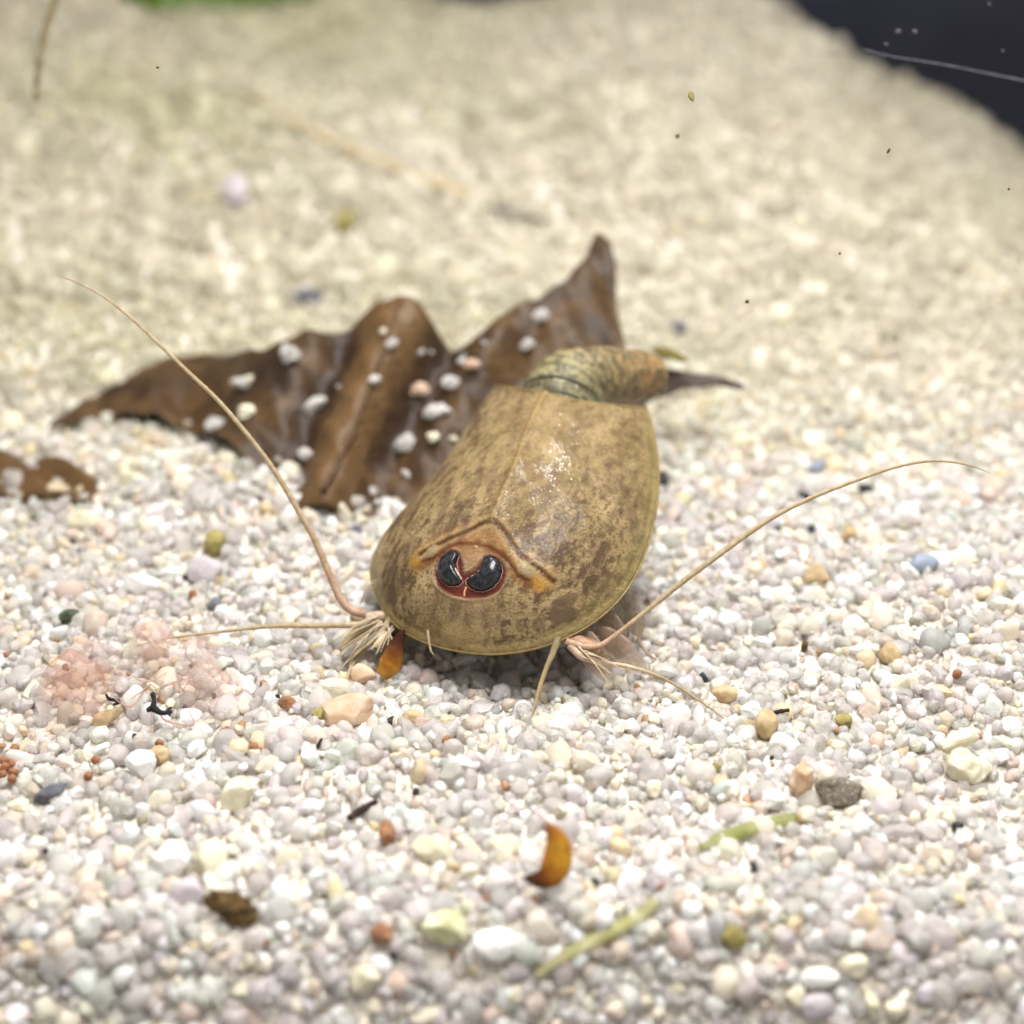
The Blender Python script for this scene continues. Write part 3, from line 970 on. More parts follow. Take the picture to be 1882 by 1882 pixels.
# trunk and tail: one ringed body that runs under the shield and out through the notch
rear_d = float(proj(notch[NS // 2])[1])
bl = [to_world(np.array([0, y, z])) for y, z in ((-4.6, .35), (-2.0, .6), (1.5, 1.0), (5.0, 1.15))]
bl += [at_depth(a, b, rear_d + d) for a, b, d in ((1028, 775, 2.7), (1034, 738, 3.3), (1050, 710, 4.1), (1090, 694, 5.0), (1128, 690, 6.0), (1164, 691, 7.0), (1190, 691, 7.7), (1206, 689, 8.1))]
NB = 300
bp = spline(bl, NB)
al = np.concatenate([[0], np.cumsum(np.linalg.norm(np.diff(bp, axis=0), axis=1))])
br_ = np.interp(np.linspace(0, 1, NB), np.linspace(0, 1, 12), [.7, 1.5, 1.9, 2.1, 2.35, 2.4, 2.15, 1.82, 1.66, 1.58, 1.46, 1.25])
sw = (al / .62) % 1.0
amp = np.interp(al / al[-1], [0, .45, .62, .72, .8, 1], [.05, .12, .17, .12, .05, .03])
br_ = br_ * (1 + amp * (sw ** .6 - .55))
cshade = 1 - .75 * np.exp(-(np.minimum(sw, 1 - sw) / .14) ** 2) * np.interp(al / al[-1], [0, .5, .6, .80, .88, 1], [0, .6, 1, 1, .3, 0])
br_[-8:] *= np.sqrt(np.linspace(1, .04, 8))
v, f = sweep(bp, br_, 40)
rr = np.random.RandomState(8)
uu = rr.normal(size=(8, 3)) * 2.2
v = v + (sum(np.sin(v @ k + i) for i, k in enumerate(uu)) * .012)[:, None]
cc = np.repeat(np.stack([np.interp(al / al[-1], [0, .5, .62, .72, .9, 1], [c0[k] for c0 in ((.26, .19, .10), (.22, .19, .10), (.21, .20, .11), (.25, .20, .09), (.24, .145, .06), (.28, .155, .055))]) for k in range(3)] + [np.ones(NB)], -1) * np.stack([cshade] * 3 + [np.ones(NB)], -1), 40, 0)
m = NT('ringed_tail')
at = m.n('ShaderNodeAttribute', attribute_name='feat')
p = m.pos()
base = m.mix(m.ramp(m.noise(p, 1.5, 4, .65), [(.48, 0.0), (.56, .9)]), at.outputs['Color'], (.075, .06, .03))
base = m.mix(m.ramp(m.noise(p, 3.4, 3), [(.56, 0.0), (.66, .5)]), base, (.46, .42, .27))
bmp = m.bump(m.noise(p, 5, 4), .5, .14)
M_TAIL = m.done(m.principled(Base_Color=base, Roughness=.45, IOR=1.36, Normal=bmp).outputs[0])
bodyo = part('body', v, f, M_TAIL, None, cc)
M_RING = stone_material('tail_ring', (.045, .048, .03), (.13, .125, .075), 3, .4, .5)
Tg = np.gradient(bp, axis=0); Tg /= np.linalg.norm(Tg, axis=1)[:, None]
for fr in (.55, .572, .594, .614, .634, .656, .685):
    i = int(np.argmin(np.abs(al / al[-1] - fr)))
    n1_ = np.cross(Tg[i], (0, 0, 1)); n1_ /= np.linalg.norm(n1_); n2_ = np.cross(Tg[i], n1_)
    th = np.linspace(0, 2 * np.pi, 49)
    rv, rf = sweep(bp[i] + (br_[i] * 1.0) * (np.cos(th)[:, None] * n1_ + np.sin(th)[:, None] * n2_), .10, 6, 1, Tg[i])
    part('ring', rv, rf, M_RING, bodyo)

# antennae-like threads of the first legs
M_LIMB = feat_material('limb_skin', .4, .35, .4, 3.0, dark=(.72, .6, .45))
ANT_D = float(proj(on_shield(712, 1128)[1])[1])
ANT_R = float(proj(on_shield(1040, 1168)[1])[1])
ANT_F = float(proj(on_shield(950, 1184)[1])[1])


def thread(name, pts, rad, dep, col, n=90, seg=8, rings=.07, parent=None, flat=1.0):
    """pts in the picture; dep = list of optical depths (mm) spread along it"""
    pts = np.asarray(pts, float)
    L = np.concatenate([[0], np.cumsum(np.hypot(*np.diff(pts, axis=0).T))]); L /= L[-1]
    q = np.array([at_depth(a, b, np.interp(t, np.linspace(0, 1, len(dep)), dep)) for (a, b), t in zip(pts, L)])
    s = spline(q, n)
    r = .82 * np.interp(np.linspace(0, 1, n), np.linspace(0, 1, len(rad)), rad) * (1 + rings * np.sin(np.arange(n) * 2.1))
    v, f = sweep(s, r, seg, flat)
    cc = np.stack([np.interp(np.linspace(0, 1, n), np.linspace(0, 1, len(col)), [c[k] for c in col]) for k in range(3)] + [np.ones(n)], -1)
    return part(name, v, f, M_LIMB, parent, np.repeat(cc, seg, 0))


TANC, PINKC, PALEC, OLC = (.56, .46, .30), (.64, .47, .35), (.72, .62, .48), (.44, .36, .20)
thread('antenna', [(672, 1128), (648, 1122), (630, 1106), (614, 1075), (597, 1035), (575, 985), (548, 938), (517, 885), (485, 838), (445, 787), (398, 733), (345, 683), (295, 635), (245, 588), (196, 549), (150, 523), (100, 502)],
       [.27, .30, .26, .22, .20, .18, .16, .14, .12, .10, .07, .045], [ANT_D, ANT_D - .5, ANT_D - .5, ANT_D], [PINKC, PINKC, TANC, TANC, TANC, TANC], 260)
thread('antenna', [(682, 1146), (655, 1148), (620, 1149), (570, 1150), (520, 1150), (470, 1153), (420, 1159), (370, 1165), (310, 1173), (250, 1187)],
       [.25, .23, .19, .17, .15, .12, .10, .07, .03], [ANT_D, ANT_D - .6, ANT_D - .8, ANT_D - 1.2], [PALEC, TANC, TANC, TANC, TANC], 200)
thread('antenna', [(1040, 1178), (1070, 1188), (1098, 1188), (1125, 1172), (1160, 1145), (1210, 1105), (1260, 1065), (1310, 1028), (1370, 984), (1430, 945), (1500, 911), (1570, 884), (1640, 860), (1700, 848), (1750, 849), (1790, 858), (1820, 869)],
       [.24, .22, .16, .15, .17, .18, .17, .15, .13, .11, .09, .06, .03], [ANT_R, ANT_R - .5, ANT_R, ANT_R + .5], [PINKC, PINKC, TANC, TANC, TANC, TANC, TANC], 260)
gd = ground(1330, 1320)[1]
thread('antenna', [(1046, 1186), (1066, 1204), (1084, 1212), (1115, 1219), (1155, 1225), (1200, 1239), (1240, 1258), (1280, 1284), (1315, 1308), (1337, 1326)],
       [.24, .27, .22, .15, .13, .11, .10, .08, .06, .03], [ANT_R, ANT_R - .8, gd + .2, gd - .5], [PINKC, PALEC, PALEC, TANC, TANC, TANC], 200)

gleg = ground(976, 1318)[1]
thread('leg', [(1026, 1170), (1022, 1184), (1014, 1205), (1004, 1228), (993, 1260), (984, 1292), (977, 1317)], [.22, .24, .2, .16, .15, .11, .06], [ANT_R, (ANT_R + gleg) / 2, gleg - .3], [OLC, TANC, (.52, .42, .2), TANC], 80)
gl2 = ground(630, 1278)[1]
thread('leg', [(716, 1136), (708, 1152), (690, 1172), (670, 1192), (651, 1215), (638, 1245), (629, 1278)], [.2, .22, .17, .15, .13, .10, .05], [ANT_D, ANT_D - .4, gl2 - .2], [TANC, PALEC, TANC, TANC], 80)
thread('leg', [(712, 1146), (690, 1172), (660, 1196), (640, 1214), (628, 1226)], [.2, .2, .15, .1, .04], [ANT_D + .3, ANT_D - .8, ANT_D - 1.6], [TANC, OLC, TANC], 60, flat=.6)
thread('leg', [(700, 1142), (676, 1160), (650, 1176), (628, 1192)], [.22, .26, .2, .05], [ANT_D + .3, ANT_D - .5, ANT_D - 1.2], [PALEC, OLC, TANC], 60, flat=.5)
thread('leg', [(694, 1138), (664, 1152), (640, 1172), (626, 1194)], [.2, .3, .26, .06], [ANT_D + .3, ANT_D - .2, ANT_D - 1.0], [TANC, OLC, OLC], 60, flat=.5)
thread('leg', [(724, 1146), (706, 1166), (690, 1184), (682, 1194)], [.2, .22, .14, .04], [ANT_D + .3, ANT_D - .4, ANT_D - 1.2], [TANC, PALEC, OLC], 50, flat=.5)
thread('leg', [(730, 1146), (716, 1160), (700, 1178), (690, 1190)], [.22, .24, .2, .06], [ANT_D + .3, ANT_D - .3, ANT_D - 1.0], [TANC, (.5, .4, .24), TANC], 50, flat=.5)
thread('leg', [(744, 1146), (748, 1160), (752, 1174)], [.16, .15, .06], [ANT_D + .6, ANT_D + .4], [OLC, (.45, .36, .2)], 30)
thread('leg', [(786, 1158), (788, 1178), (792, 1196), (797, 1203)], [.10, .09, .07, .03], [ANT_F + .8, ANT_F + .5], [(.5, .42, .28), (.5, .42, .28)], 40)
thread('leg', [(1034, 1170), (1064, 1180), (1090, 1190), (1104, 1196)], [.42, .46, .36, .2], [ANT_R + .6, ANT_R], [PINKC, (.62, .36, .25), PINKC], 50, rings=.04)
thread('leg', [(1054, 1168), (1080, 1174), (1102, 1182)], [.2, .2, .08], [ANT_R + .9, ANT_R + .4], [PALEC, PALEC], 40, flat=.5)
thread('leg', [(706, 1132), (684, 1134), (660, 1136), (646, 1132)], [.36, .38, .3, .2], [ANT_D + .5, ANT_D], [PINKC, PALEC, PINKC], 50, rings=.04)
thread('leg', [(1180, 1150), (1175, 1180), (1190, 1200), (1206, 1212)], [.14, .12, .1, .05], [ANT_R + 5, ANT_R + 4], [(.5, .4, .28), (.5, .4, .28)], 40)

# fine bristles that fringe the legs
_b = np.random.RandomState(4)
for (x0, y0, x1, y1, dd, n_) in ((700, 1146, 640, 1205, ANT_D, 9), (1066, 1196, 1140, 1238, ANT_R, 6), (720, 1150, 700, 1190, ANT_D, 5), (694, 1140, 632, 1180, ANT_D, 6)):
    for k in range(n_):
        e1_, e2_ = _b.normal(size=2) * 16, _b.normal(size=2) * 5
        p0_ = (x0 + e2_[0], y0 + e2_[1]); p2_ = (x1 + e1_[0], y1 + e1_[1] * .8)
        p1_ = ((p0_[0] + p2_[0]) / 2 + _b.normal() * 2.5, (p0_[1] + p2_[1]) / 2 + _b.normal() * 2.5 - 3)
        thread('bristle', [p0_, p1_, p2_], [.07, .055, .02], [dd - .2, dd - 1.0 - _b.uniform(0, .6)], [PALEC, TANC], 24, 5)

# leaf-like gill feet under the shield: rows of thin see-through paddles
M_GILL = feat_material('gill_skin', .4, .5, .4, 1.5, alpha=.42, dark=(.8, .7, .6))
GC = (.55, .40, .27)


def paddle(root, tip, wid, col):
    n = 14
    root, tip = np.asarray(root, float), np.asarray(tip, float)
    mid = .5 * (root + tip) + np.array([0, 0, .25])
    s = spline([root, mid, tip], n)
    r = wid * np.interp(np.linspace(0, 1, n), [0, .25, .6, .9, 1], [.5, 1, 1, .5, .15])
    v, f = sweep(s, r, 10, .16, (0, 1, .3))
    part('gill_foot', v, f, M_GILL, None, np.tile(np.array(col + (1,)), (len(v), 1)))


for i in range(9):
    y = -4.6 + i * 1.25
    for s in (-1, 1):
        w = float(cwid(np.array(y)))
        rt = to_world(np.array([s * w * .28, y, .7])); tp = to_world(np.array([s * w * (.80 if y < 2 else .72), y + .5, -1.3 + .15 * i * .3]))
        tp[2] = max(tp[2], float(H(tp[0], tp[1])) + .15)
        paddle(rt, tp, .75, (GC[0] + .04 * (i % 3), GC[1], GC[2]))
# the ones that show beyond the edge
for (a0, b0, a1, b1, d, w, c0) in ((1100, 1130, 1150, 1195, 2.5, 1.1, (.55, .45, .33)), (1140, 1090, 1175, 1170, 4.2, 1.0, (.55, .46, .33)), (1060, 1165, 1120, 1255, 1.2, 1.0, (.66, .50, .40)), (1090, 1160, 1190, 1240, 1.8, 1.0, (.66, .52, .42)), (690, 1075, 662, 1110, 2.5, .7, (.6, .52, .38))):
    D0 = ANT_R if a0 > 900 else ANT_D - 2
    paddle(at_depth(a0, b0, D0 + d), at_depth(a1, b1, D0 + d - .6), w, c0)

# ------------------------------------------------------------------ the dead leaf behind the shrimp
LT = math.radians(25)
LN = np.array([0, -math.sin(LT), math.cos(LT)])
L0 = np.array([0, 12.2, -2.1])


def leaf_pt(px, py):
    r = ray(px, py)
    d = ((L0 - CAM) @ LN) / (r @ LN)
    w = float(sstep(540, 330, px))                    # the left wing lies flat on the sand
    if w > 0:
        d = d * (1 - w) + w * ground(px, py, .95 + .25 * math.sin(px * .03))[1]
    return CAM + r * d


def seg_d(px, py, a, b):
    a, b = np.array(a, float), np.array(b, float)
    d = b - a
    t = np.clip(((px - a[0]) * d[0] + (py - a[1]) * d[1]) / (d @ d), 0, 1)
    return np.hypot(px - a[0] - t * d[0], py - a[1] - t * d[1])


RIDGES = [((590, 930), (738, 585), 1.9, 58), ((690, 850), (815, 650), -1.1, 38), ((505, 920), (640, 620), -1.1, 34), ((300, 700), (470, 680), .5, 40), ((420, 850), (560, 640), .6, 40),
          ((900, 660), (1105, 470), .7, 45), ((800, 800), (900, 640), .5, 40), ((960, 700), (1130, 560), -.6, 40)]


def leaf_relief(px, py):
    s = 0
    for a, b, h, w in RIDGES:
        s += h * math.exp(-(seg_d(px, py, a, b) / w) ** 2)
    s += .18 * math.sin(px * .043 + py * .02) + .12 * math.sin(px * .09 - py * .05)
    return s


def leaf_sheet(top, bot, nx, ny, off=0.0, damp=1.0):
    top = np.array(top, float); bot = np.array(bot, float)
    t = np.linspace(0, 1, nx)

    def along(P):
        L = np.concatenate([[0], np.cumsum(np.hypot(*np.diff(P, axis=0).T))]); L /= L[-1]
        return np.stack([np.interp(t, L, P[:, 0]), np.interp(t, L, P[:, 1])], -1)
    A, B = along(top), along(bot)
    V = []; Cc = []
    for i in range(nx):
        for j in range(ny):
            q = B[i] + (A[i] - B[i]) * (j / (ny - 1))
            V.append(leaf_pt(*q) + LN * (leaf_relief(*q) * damp + off))
            lt = math.exp(-(seg_d(q[0], q[1], *RIDGES[0][:2]) / 48) ** 2); dkk = max(math.exp(-(seg_d(q[0], q[1], *RIDGES[k][:2]) / 26) ** 2) for k in (1, 2))  # relief shading put into the colour: fold crest lightened, valleys darkened
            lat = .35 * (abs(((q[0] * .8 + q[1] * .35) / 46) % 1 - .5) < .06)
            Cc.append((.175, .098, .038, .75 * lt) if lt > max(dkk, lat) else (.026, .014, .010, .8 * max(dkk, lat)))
    Fc = [(i * ny + j, (i + 1) * ny + j, (i + 1) * ny + j + 1, i * ny + j + 1) for i in range(nx - 1) for j in range(ny - 1)]
    return np.array(V), Fc, np.array(Cc)


m = NT('dead_leaf')
p = m.pos()
c = m.ramp(m.noise(p, .35, 5, .6), [(.32, (.032, .018, .011)), (.5, (.078, .042, .018)), (.66, (.14, .080, .032))])
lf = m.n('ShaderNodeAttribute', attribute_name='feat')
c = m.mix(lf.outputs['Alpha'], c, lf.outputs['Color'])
c = m.mix(m.ramp(m.noise(p, 1.5, 4), [(.55, 0.0), (.7, .5)]), c, (.045, .028, .018))
b = m.bump(m.noise(p, 1.2, 5), .7, .35)
sh = m.principled(Base_Color=c, Roughness=.42, IOR=1.36, Normal=b).outputs[0]
tr = m.n('ShaderNodeBsdfTranslucent'); m.l(c, tr.inputs[0])
M_LEAF = m.done(m.add_shader(.2, sh, tr.outputs[0]))

leaf = tag(empty('dead_leaf', leaf_pt(640, 930)), 'crumpled dark brown dead leaf half buried in sand behind the shrimp', 'leaf')
LB = np.array(leaf.location) / MM
TOP = [(92, 782), (150, 742), (230, 692), (300, 666), (370, 652), (440, 656), (485, 650), (520, 630), (560, 611), (600, 610), (640, 602), (662, 588), (695, 577), (735, 574), (772, 584), (796, 602), (830, 632), (862, 636), (900, 612), (930, 582), (985, 560), (1030, 530), (1068, 492), (1085, 466), (1098, 430), (1122, 462), (1132, 500), (1134, 545), (1142, 590), (1152, 640), (1175, 720)]
BOT = [(92, 786), (150, 770), (230, 760), (290, 760), (350, 790), (420, 812), (470, 862), (505, 945), (560, 952), (620, 960), (700, 975), (780, 985), (850, 960), (900, 900), (950, 840), (1000, 800), (1060, 780), (1110, 770), (1165, 745)]
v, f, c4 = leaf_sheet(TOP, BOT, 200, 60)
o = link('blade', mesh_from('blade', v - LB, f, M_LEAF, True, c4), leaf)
md = o.modifiers.new('thickness', 'SOLIDIFY'); md.thickness = .16 * MM
v, f, c4 = leaf_sheet([(1140, 690), (1180, 684), (1215, 681), (1260, 687), (1310, 697), (1366, 709)], [(1140, 775), (1165, 760), (1200, 738), (1250, 718), (1310, 713), (1366, 717)], 40, 10, .3, .4)
o = link('lobe', mesh_from('lobe', v - LB, f, M_LEAF, True, np.tile((.035, .018, .011, .85), (len(v), 1))), leaf)
md = o.modifiers.new('thickness', 'SOLIDIFY'); md.thickness = .16 * MM
mid = [leaf_pt(a, b) + LN * (leaf_relief(a, b) + .1) for a, b in spline([(600, 940), (650, 830), (700, 700), (738, 588)], 30)]
v, f = sweep(np.array(mid), np.linspace(.22, .10, 30), 8)
link('midrib', mesh_from('midrib', v - LB, f, M_LEAF, True, np.tile((.12, .062, .025, .7), (len(v), 1))), leaf)

q0 = np.array([ground(a, b)[0] for a, b in ((-30, 850), (10, 845), (70, 855), (130, 868), (185, 888))])
q1 = np.array([ground(a, b)[0] for a, b in ((-30, 930), (10, 925), (70, 928), (130, 932), (180, 925))])
nv, nf = 30, 8
A, B = spline(q0, nv), spline(q1, nv)
V = np.array([B[i] + (A[i] - B[i]) * j / (nf - 1) + np.array([0, 0, .55 + .35 * math.sin(j * .9 + i * .4)]) for i in range(nv) for j in range(nf)])
Fc = [(i * nf + j, (i + 1) * nf + j, (i + 1) * nf + j + 1, i * nf + j + 1) for i in range(nv - 1) for j in range(nf - 1)]
thing_mesh('leaf_scrap', V, Fc, M_LEAF, V.mean(0), 'brown leaf scrap almost buried under pale sand left of the big leaf', 'leaf', solid=.15, col=np.tile((.16, .085, .03, .5), (len(V), 1)))

# sand grains lying on the leaf
ON_LEAF = [(580, 735, 62, 34, 20, 'white', 'large white oval grain lying on the leaf left of its ridge'), (535, 665, 44, 50, 0, 'white', 'pale pink grey grain on the leaf near its upper edge'), (448, 715, 54, 40, -20, 'white', 'white round grain on the leaf under the upper left antenna'),
           (800, 765, 68, 44, 0, 'white', 'grey white broad grain on the leaf right of its ridge'), (742, 808, 52, 46, 20, 'white', 'brightest white grain on the leaf close to the shield'), (692, 736, 30, 28, 0, 'white', 'small white grain on the crest of the leaf ridge'),
           (770, 708, 48, 36, 0, 'peach', 'peach coloured grain on the leaf beside a white one'), (828, 712, 44, 42, 0, 'white', 'white grain on the leaf right of the peach coloured grain'), (970, 638, 36, 34, 0, 'white', 'small white grain low on the upright leaf tip'),
           (993, 592, 36, 36, 0, 'mauve', 'pale lilac grain on the upright leaf tip'), (798, 815, 30, 30, 0, 'cream', 'cream grain on the leaf touching the shield side'), (560, 835, 30, 40, 30, 'mauve', 'pinkish grain low on the leaf left of the ridge'), (725, 668, 34, 26, 10, 'mauve', 'small grey grain on the leaf top beside the ridge'),
           (400, 790, 50, 44, 0, 'mauve', 'grey grain at the sandy foot of the leaf'), (455, 770, 40, 36, 0, 'cream', 'cream grain on the leaf under the antenna'), (870, 690, 40, 30, 0, 'peach', 'dull pink grain on the leaf behind the shield')]
for (a, b, w, h, t, mt, lb) in ON_LEAF:
    q = leaf_pt(a, b) + LN * (leaf_relief(a, b) + .25)
    q = q + (CAM - q) / np.linalg.norm(CAM - q) * .25
    P(a, b, w * .9, h * .75, 'leafgrain' if mt in ('white', 'mauve') else mt, lb, 'grain', 'sand_grain', tilt=t + 13, angular=1.2, rough=.11, lvl=3, group='grains lying on the leaf', nogo=False, base=(q, float(proj(q)[1])))

for k in range(14):
    a, b = rs.uniform(420, 1010), rs.uniform(640, 880)
    if b < 640 or (a > 840 and b > 700) or (a < 480 and b > 760):
        continue
    w = rs.uniform(10, 22)
    q = leaf_pt(a, b) + LN * (leaf_relief(a, b) + .12)
    P(a, b, w, w * rs.uniform(.5, .9), ('leafgrain', 'cream', 'leafgrain')[k % 3], 'tiny pale sand crumb sprinkled on the brown leaf', 'crumb', 'sand_crumb', tilt=rs.uniform(-60, 60), angular=1, rough=.1, lvl=2, group='tiny crumbs sprinkled on the leaf', nogo=False, base=(q, float(proj(q)[1])))

# olive scrap behind the tail tip
g = float(proj(leaf_pt(1225, 650))[1])
s = spline([at_depth(a, b, g - 2) for a, b in ((1200, 645), (1222, 648), (1240, 655), (1262, 660))], 24)
v, f = sweep(s, np.interp(np.linspace(0, 1, 24), [0, .2, .5, .8, 1], [.2, .65, .55, .5, .1]), 10, .5)
v = v + .09 * np.sin(v[:, [1, 2, 0]] * 5)
thing_mesh('plant_scrap', v, f, stone_material('olive_scrap', (.13, .10, .02), (.27, .22, .06), 1.6, .6, .6, .3), s.mean(0), 'ragged olive plant scrap clinging to the tail tip', 'plant scrap')

# ------------------------------------------------------------------ far things: blurred stems, a green leaf, glass marks set in the water, drifting specks
M_TAN = stone_material('dry_stem', (.40, .31, .18), (.56, .46, .30), 1, .7, .5)
lying('dry_stem', [(470, 175), (540, 225), (620, 265), (700, 300), (780, 332), (880, 368)], [.45, .6, .55, .5, .55, .7], M_TAN, 'long tan dry stem lying on the far sand', 'stem', .6, 10, 1, 50)
lying('dry_stem', [(890, 383), (940, 392), (1000, 408)], [.35, .45, .25], stone_material('grey_stem', (.10, .10, .08), (.2, .19, .15), 1), 'short grey stem scrap at the end of the tan dry stem', 'stem', .5)
g0, d0 = ground(66, 185)
g0 = at_depth(67, 184, 108)
s = spline([g0, at_depth(70, 130, 108), at_depth(82, 60, 108), at_depth(104, -10, 108), at_depth(130, -90, 108)], 50)
v, f = sweep(s, np.linspace(.20, .27, 50) * (1 + .12 * np.sin(np.arange(50) * .9)), 8)
thing_mesh('hanging_stem', v, f, stone_material('brown_stem', (.13, .10, .05), (.26, .20, .11), 1.2, .7, .5), g0, 'thin brown plant stem dangling in the water over the far sand', 'stem')
m = NT('green_leaf')
p = m.pos()
c = m.ramp(m.noise(p, .3, 3), [(.3, (.07, .13, .012)), (.7, (.15, .24, .02))])
sh = m.principled(Base_Color=c, Roughness=.5).outputs[0]
tr = m.n('ShaderNodeBsdfTranslucent'); m.l(c, tr.inputs[0])
M_GREEN = m.done(m.add_shader(.3, sh, tr.outputs[0]))
gl = []
for i, (a, b0, b1) in enumerate(((215, -6, -60), (260, 12, -70), (300, 22, -80), (350, 22, -85), (400, 18, -80), (450, 12, -70), (520, 4, -60), (580, -4, -40))):
    for j in range(6):
        b = b0 + (b1 - b0) * j / 5
        gl.append(ground(a, b0 if j < 3 else b, .5 + .5 * math.sin(i * 1.3) + 1.1 * j)[0] if j == 0 else gl[-1] + np.array([.15, 1.2, .5 + .25 * j]))
Fc = [(i * 6 + j, (i + 1) * 6 + j, (i + 1) * 6 + j + 1, i * 6 + j + 1) for i in range(7) for j in range(5)]
o = thing_mesh('green_leaf', np.array(gl), Fc, M_GREEN, np.array(gl).mean(0), 'bright green plant leaf arching over the far sand', 'leaf', solid=.3)
md = o.modifiers.new('soft', 'SUBSURF'); md.levels = 2; md.render_levels = 2
M_SPECK = stone_material('pale_speck', (.10, .10, .11), (.2, .2, .2), 3, .2, .1, .3)
for (a, b, d) in ((1651, 57, 11), (1682, 58, 10), (1629, 81, 7), (1843, 93, 6), (1818, 7, 7)):  # stand-ins for specks on the front glass, set in the water
    q = at_depth(a, b, 92)
    P(a, b, d, d * .7, M_SPECK, 'tiny pale glass speck in front of the dark back wall', 'glass speck', 'glass_speck', angular=.05, rough=.0, lvl=2, group='bubbles before the dark wall', nogo=False, base=(q, 92.))
s = spline([at_depth(a, b, 92 + i * .3) for i, (a, b) in enumerate(((1588, 91), (1640, 104), (1730, 118), (1810, 134), (1900, 152), (1990, 172)))], 60)  # stands in for a scratch on the front glass, hung in the water
v, f = sweep(s, np.linspace(.03, .05, 60), 6)
thing_mesh('glass_scratch', v, f, stone_material('glass_scratch', (.08, .08, .09), (.20, .20, .22), 3), s.mean(0), 'hair thin pale scratch line before the dark back wall', 'scratch')
for (a, b, w, h, t, dep) in ((1271, 178, 12, 20, 10, 80), (1245, 251, 9, 9, 0, 88), (1633, 277, 5, 11, -30, 80), (290, 124, 7, 5, 0, 80), (1543, 466, 5, 5, 0, 80), (1373, 554, 8, 8, 0, 84), (1854, 348, 5, 5, 0, 80)):
    q = at_depth(a, b, dep)
    P(a, b, w, h, 'olive' if w > 9 else 'brown', 'tiny brown speck drifting in the clear water', 'speck', 'floating_speck', tilt=t, angular=.7, rough=.08, lvl=1, group='specks drifting in the water', nogo=False, base=(q, dep))

# ------------------------------------------------------------------ the pinkish see-through membrane on the sand, left
M_MEMB = feat_material('shed_skin', .3, .4, .6, .9, alpha=.46, dark=(.95, .88, .82))


def membrane(poly, lifts, col, name, seed):
    """a crumpled film draped over the sand inside a picture outline"""
    r = np.random.RandomState(seed)
    q = spline(poly + poly[:1], 60)[:-1]; cen = q.mean(0)
    ks = r.normal(size=(7, 2)) * .045; ph = r.uniform(0, 6, 7)
    V = []
    R_ = 16
    for k in range(R_):
        rr_ = 1 - k / R_
        for pt in q:
            pp = cen + (pt - cen) * rr_
            w = sum(np.sin(pp @ a + b) for a, b in zip(ks, ph)) / 3
            lift = lifts * (1 - rr_ ** 3) + .45 * abs(w) + .25
            V.append(ground(*pp)[0] + np.array([0, 0, lift]))
    V.append(ground(*cen)[0] + np.array([0, 0, lifts]))
    n = 59
    fade = np.array([1 - (1 - k / R_) ** 2.5 for k in range(R_) for _ in range(n)] + [1.])
    Fc = [(k * n + j, k * n + (j + 1) % n, (k + 1) * n + (j + 1) % n, (k + 1) * n + j) for k in range(R_ - 1) for j in range(n)]
    Fc += [((R_ - 1) * n + j, (R_ - 1) * n + (j + 1) % n, R_ * n) for j in range(n)]
    V = np.array(V)
    c4 = np.tile(np.array(col + (1,)), (len(V), 1)); c4[:, 3] = fade
    return V, Fc, c4


skin = tag(empty('shed_skin', ground(240, 1290)[0]), 'crumpled pinkish see-through membrane lying on the sand holding black specks', 'membrane')
SB = np.array(skin.location) / MM
for i, (poly, lf, c0) in enumerate((([(60, 1300), (90, 1240), (140, 1215), (190, 1235), (225, 1275), (215, 1330), (150, 1365), (80, 1350)], 1.6, (.62, .33, .22)),
                                    ([(235, 1190), (285, 1165), (320, 1175), (335, 1220), (315, 1280), (260, 1300), (240, 1250)], 1.8, (.66, .45, .38)),
                                    ([(320, 1220), (370, 1195), (405, 1215), (425, 1270), (470, 1310), (440, 1355), (350, 1345), (310, 1290)], 1.5, (.64, .46, .40)),
                                    ([(100, 1225), (150, 1195), (220, 1215), (250, 1260), (200, 1270), (130, 1255)], 1.2, (.55, .44, .42)))):
    v, f, c4 = membrane(poly, lf, c0, 'film', i)
    link('film', mesh_from('film', v - SB, f, M_MEMB, True, c4), skin)
_w = np.random.RandomState(9)
for k in range(9):                                   # loose wisps of the film
    a0, b0 = _w.uniform(90, 400), _w.uniform(1180, 1330)
    q = [ground(a0 + t * _w.uniform(10, 34), b0 + t * _w.uniform(-22, 22), 1.2 + .9 * math.sin(t + k))[0] for t in range(4)]
    v, f = sweep(spline(q, 24), np.interp(np.linspace(0, 1, 24), [0, .3, 1], [.02, .07, .015]), 5)
    link('wisp', mesh_from('wisp', v - SB, f, M_MEMB, True, np.tile((.66, .44, .36, 1.0), (len(v), 1))), skin)
for (a, b, d) in ((167, 1208, 10), (351, 1224, 10), (392, 1278, 12), (340, 1300, 10), (120, 1228, 14), (248, 1353, 11), (246, 1374, 11)):
    P(a, b, d, d * 1.2, 'dark', 'tiny black speck caught in the pinkish membrane', 'speck', 'black_speck', tilt=20, angular=.7, rough=.1, lvl=2, group='black specks in the membrane', nogo=False, sink=-1.6)
for (a, b, w, h) in ((281, 1262, 34, 20), (346, 1268, 34, 18), (312, 1292, 22, 22)):
    P(a, b, w, h, 'cream', 'cream fleck stuck in the pinkish membrane near the black sprig', 'fleck', 'pale_fleck', tilt=-20, angular=.8, rough=.08, lvl=2, group='cream flecks in the membrane', nogo=False, sink=-1.2)

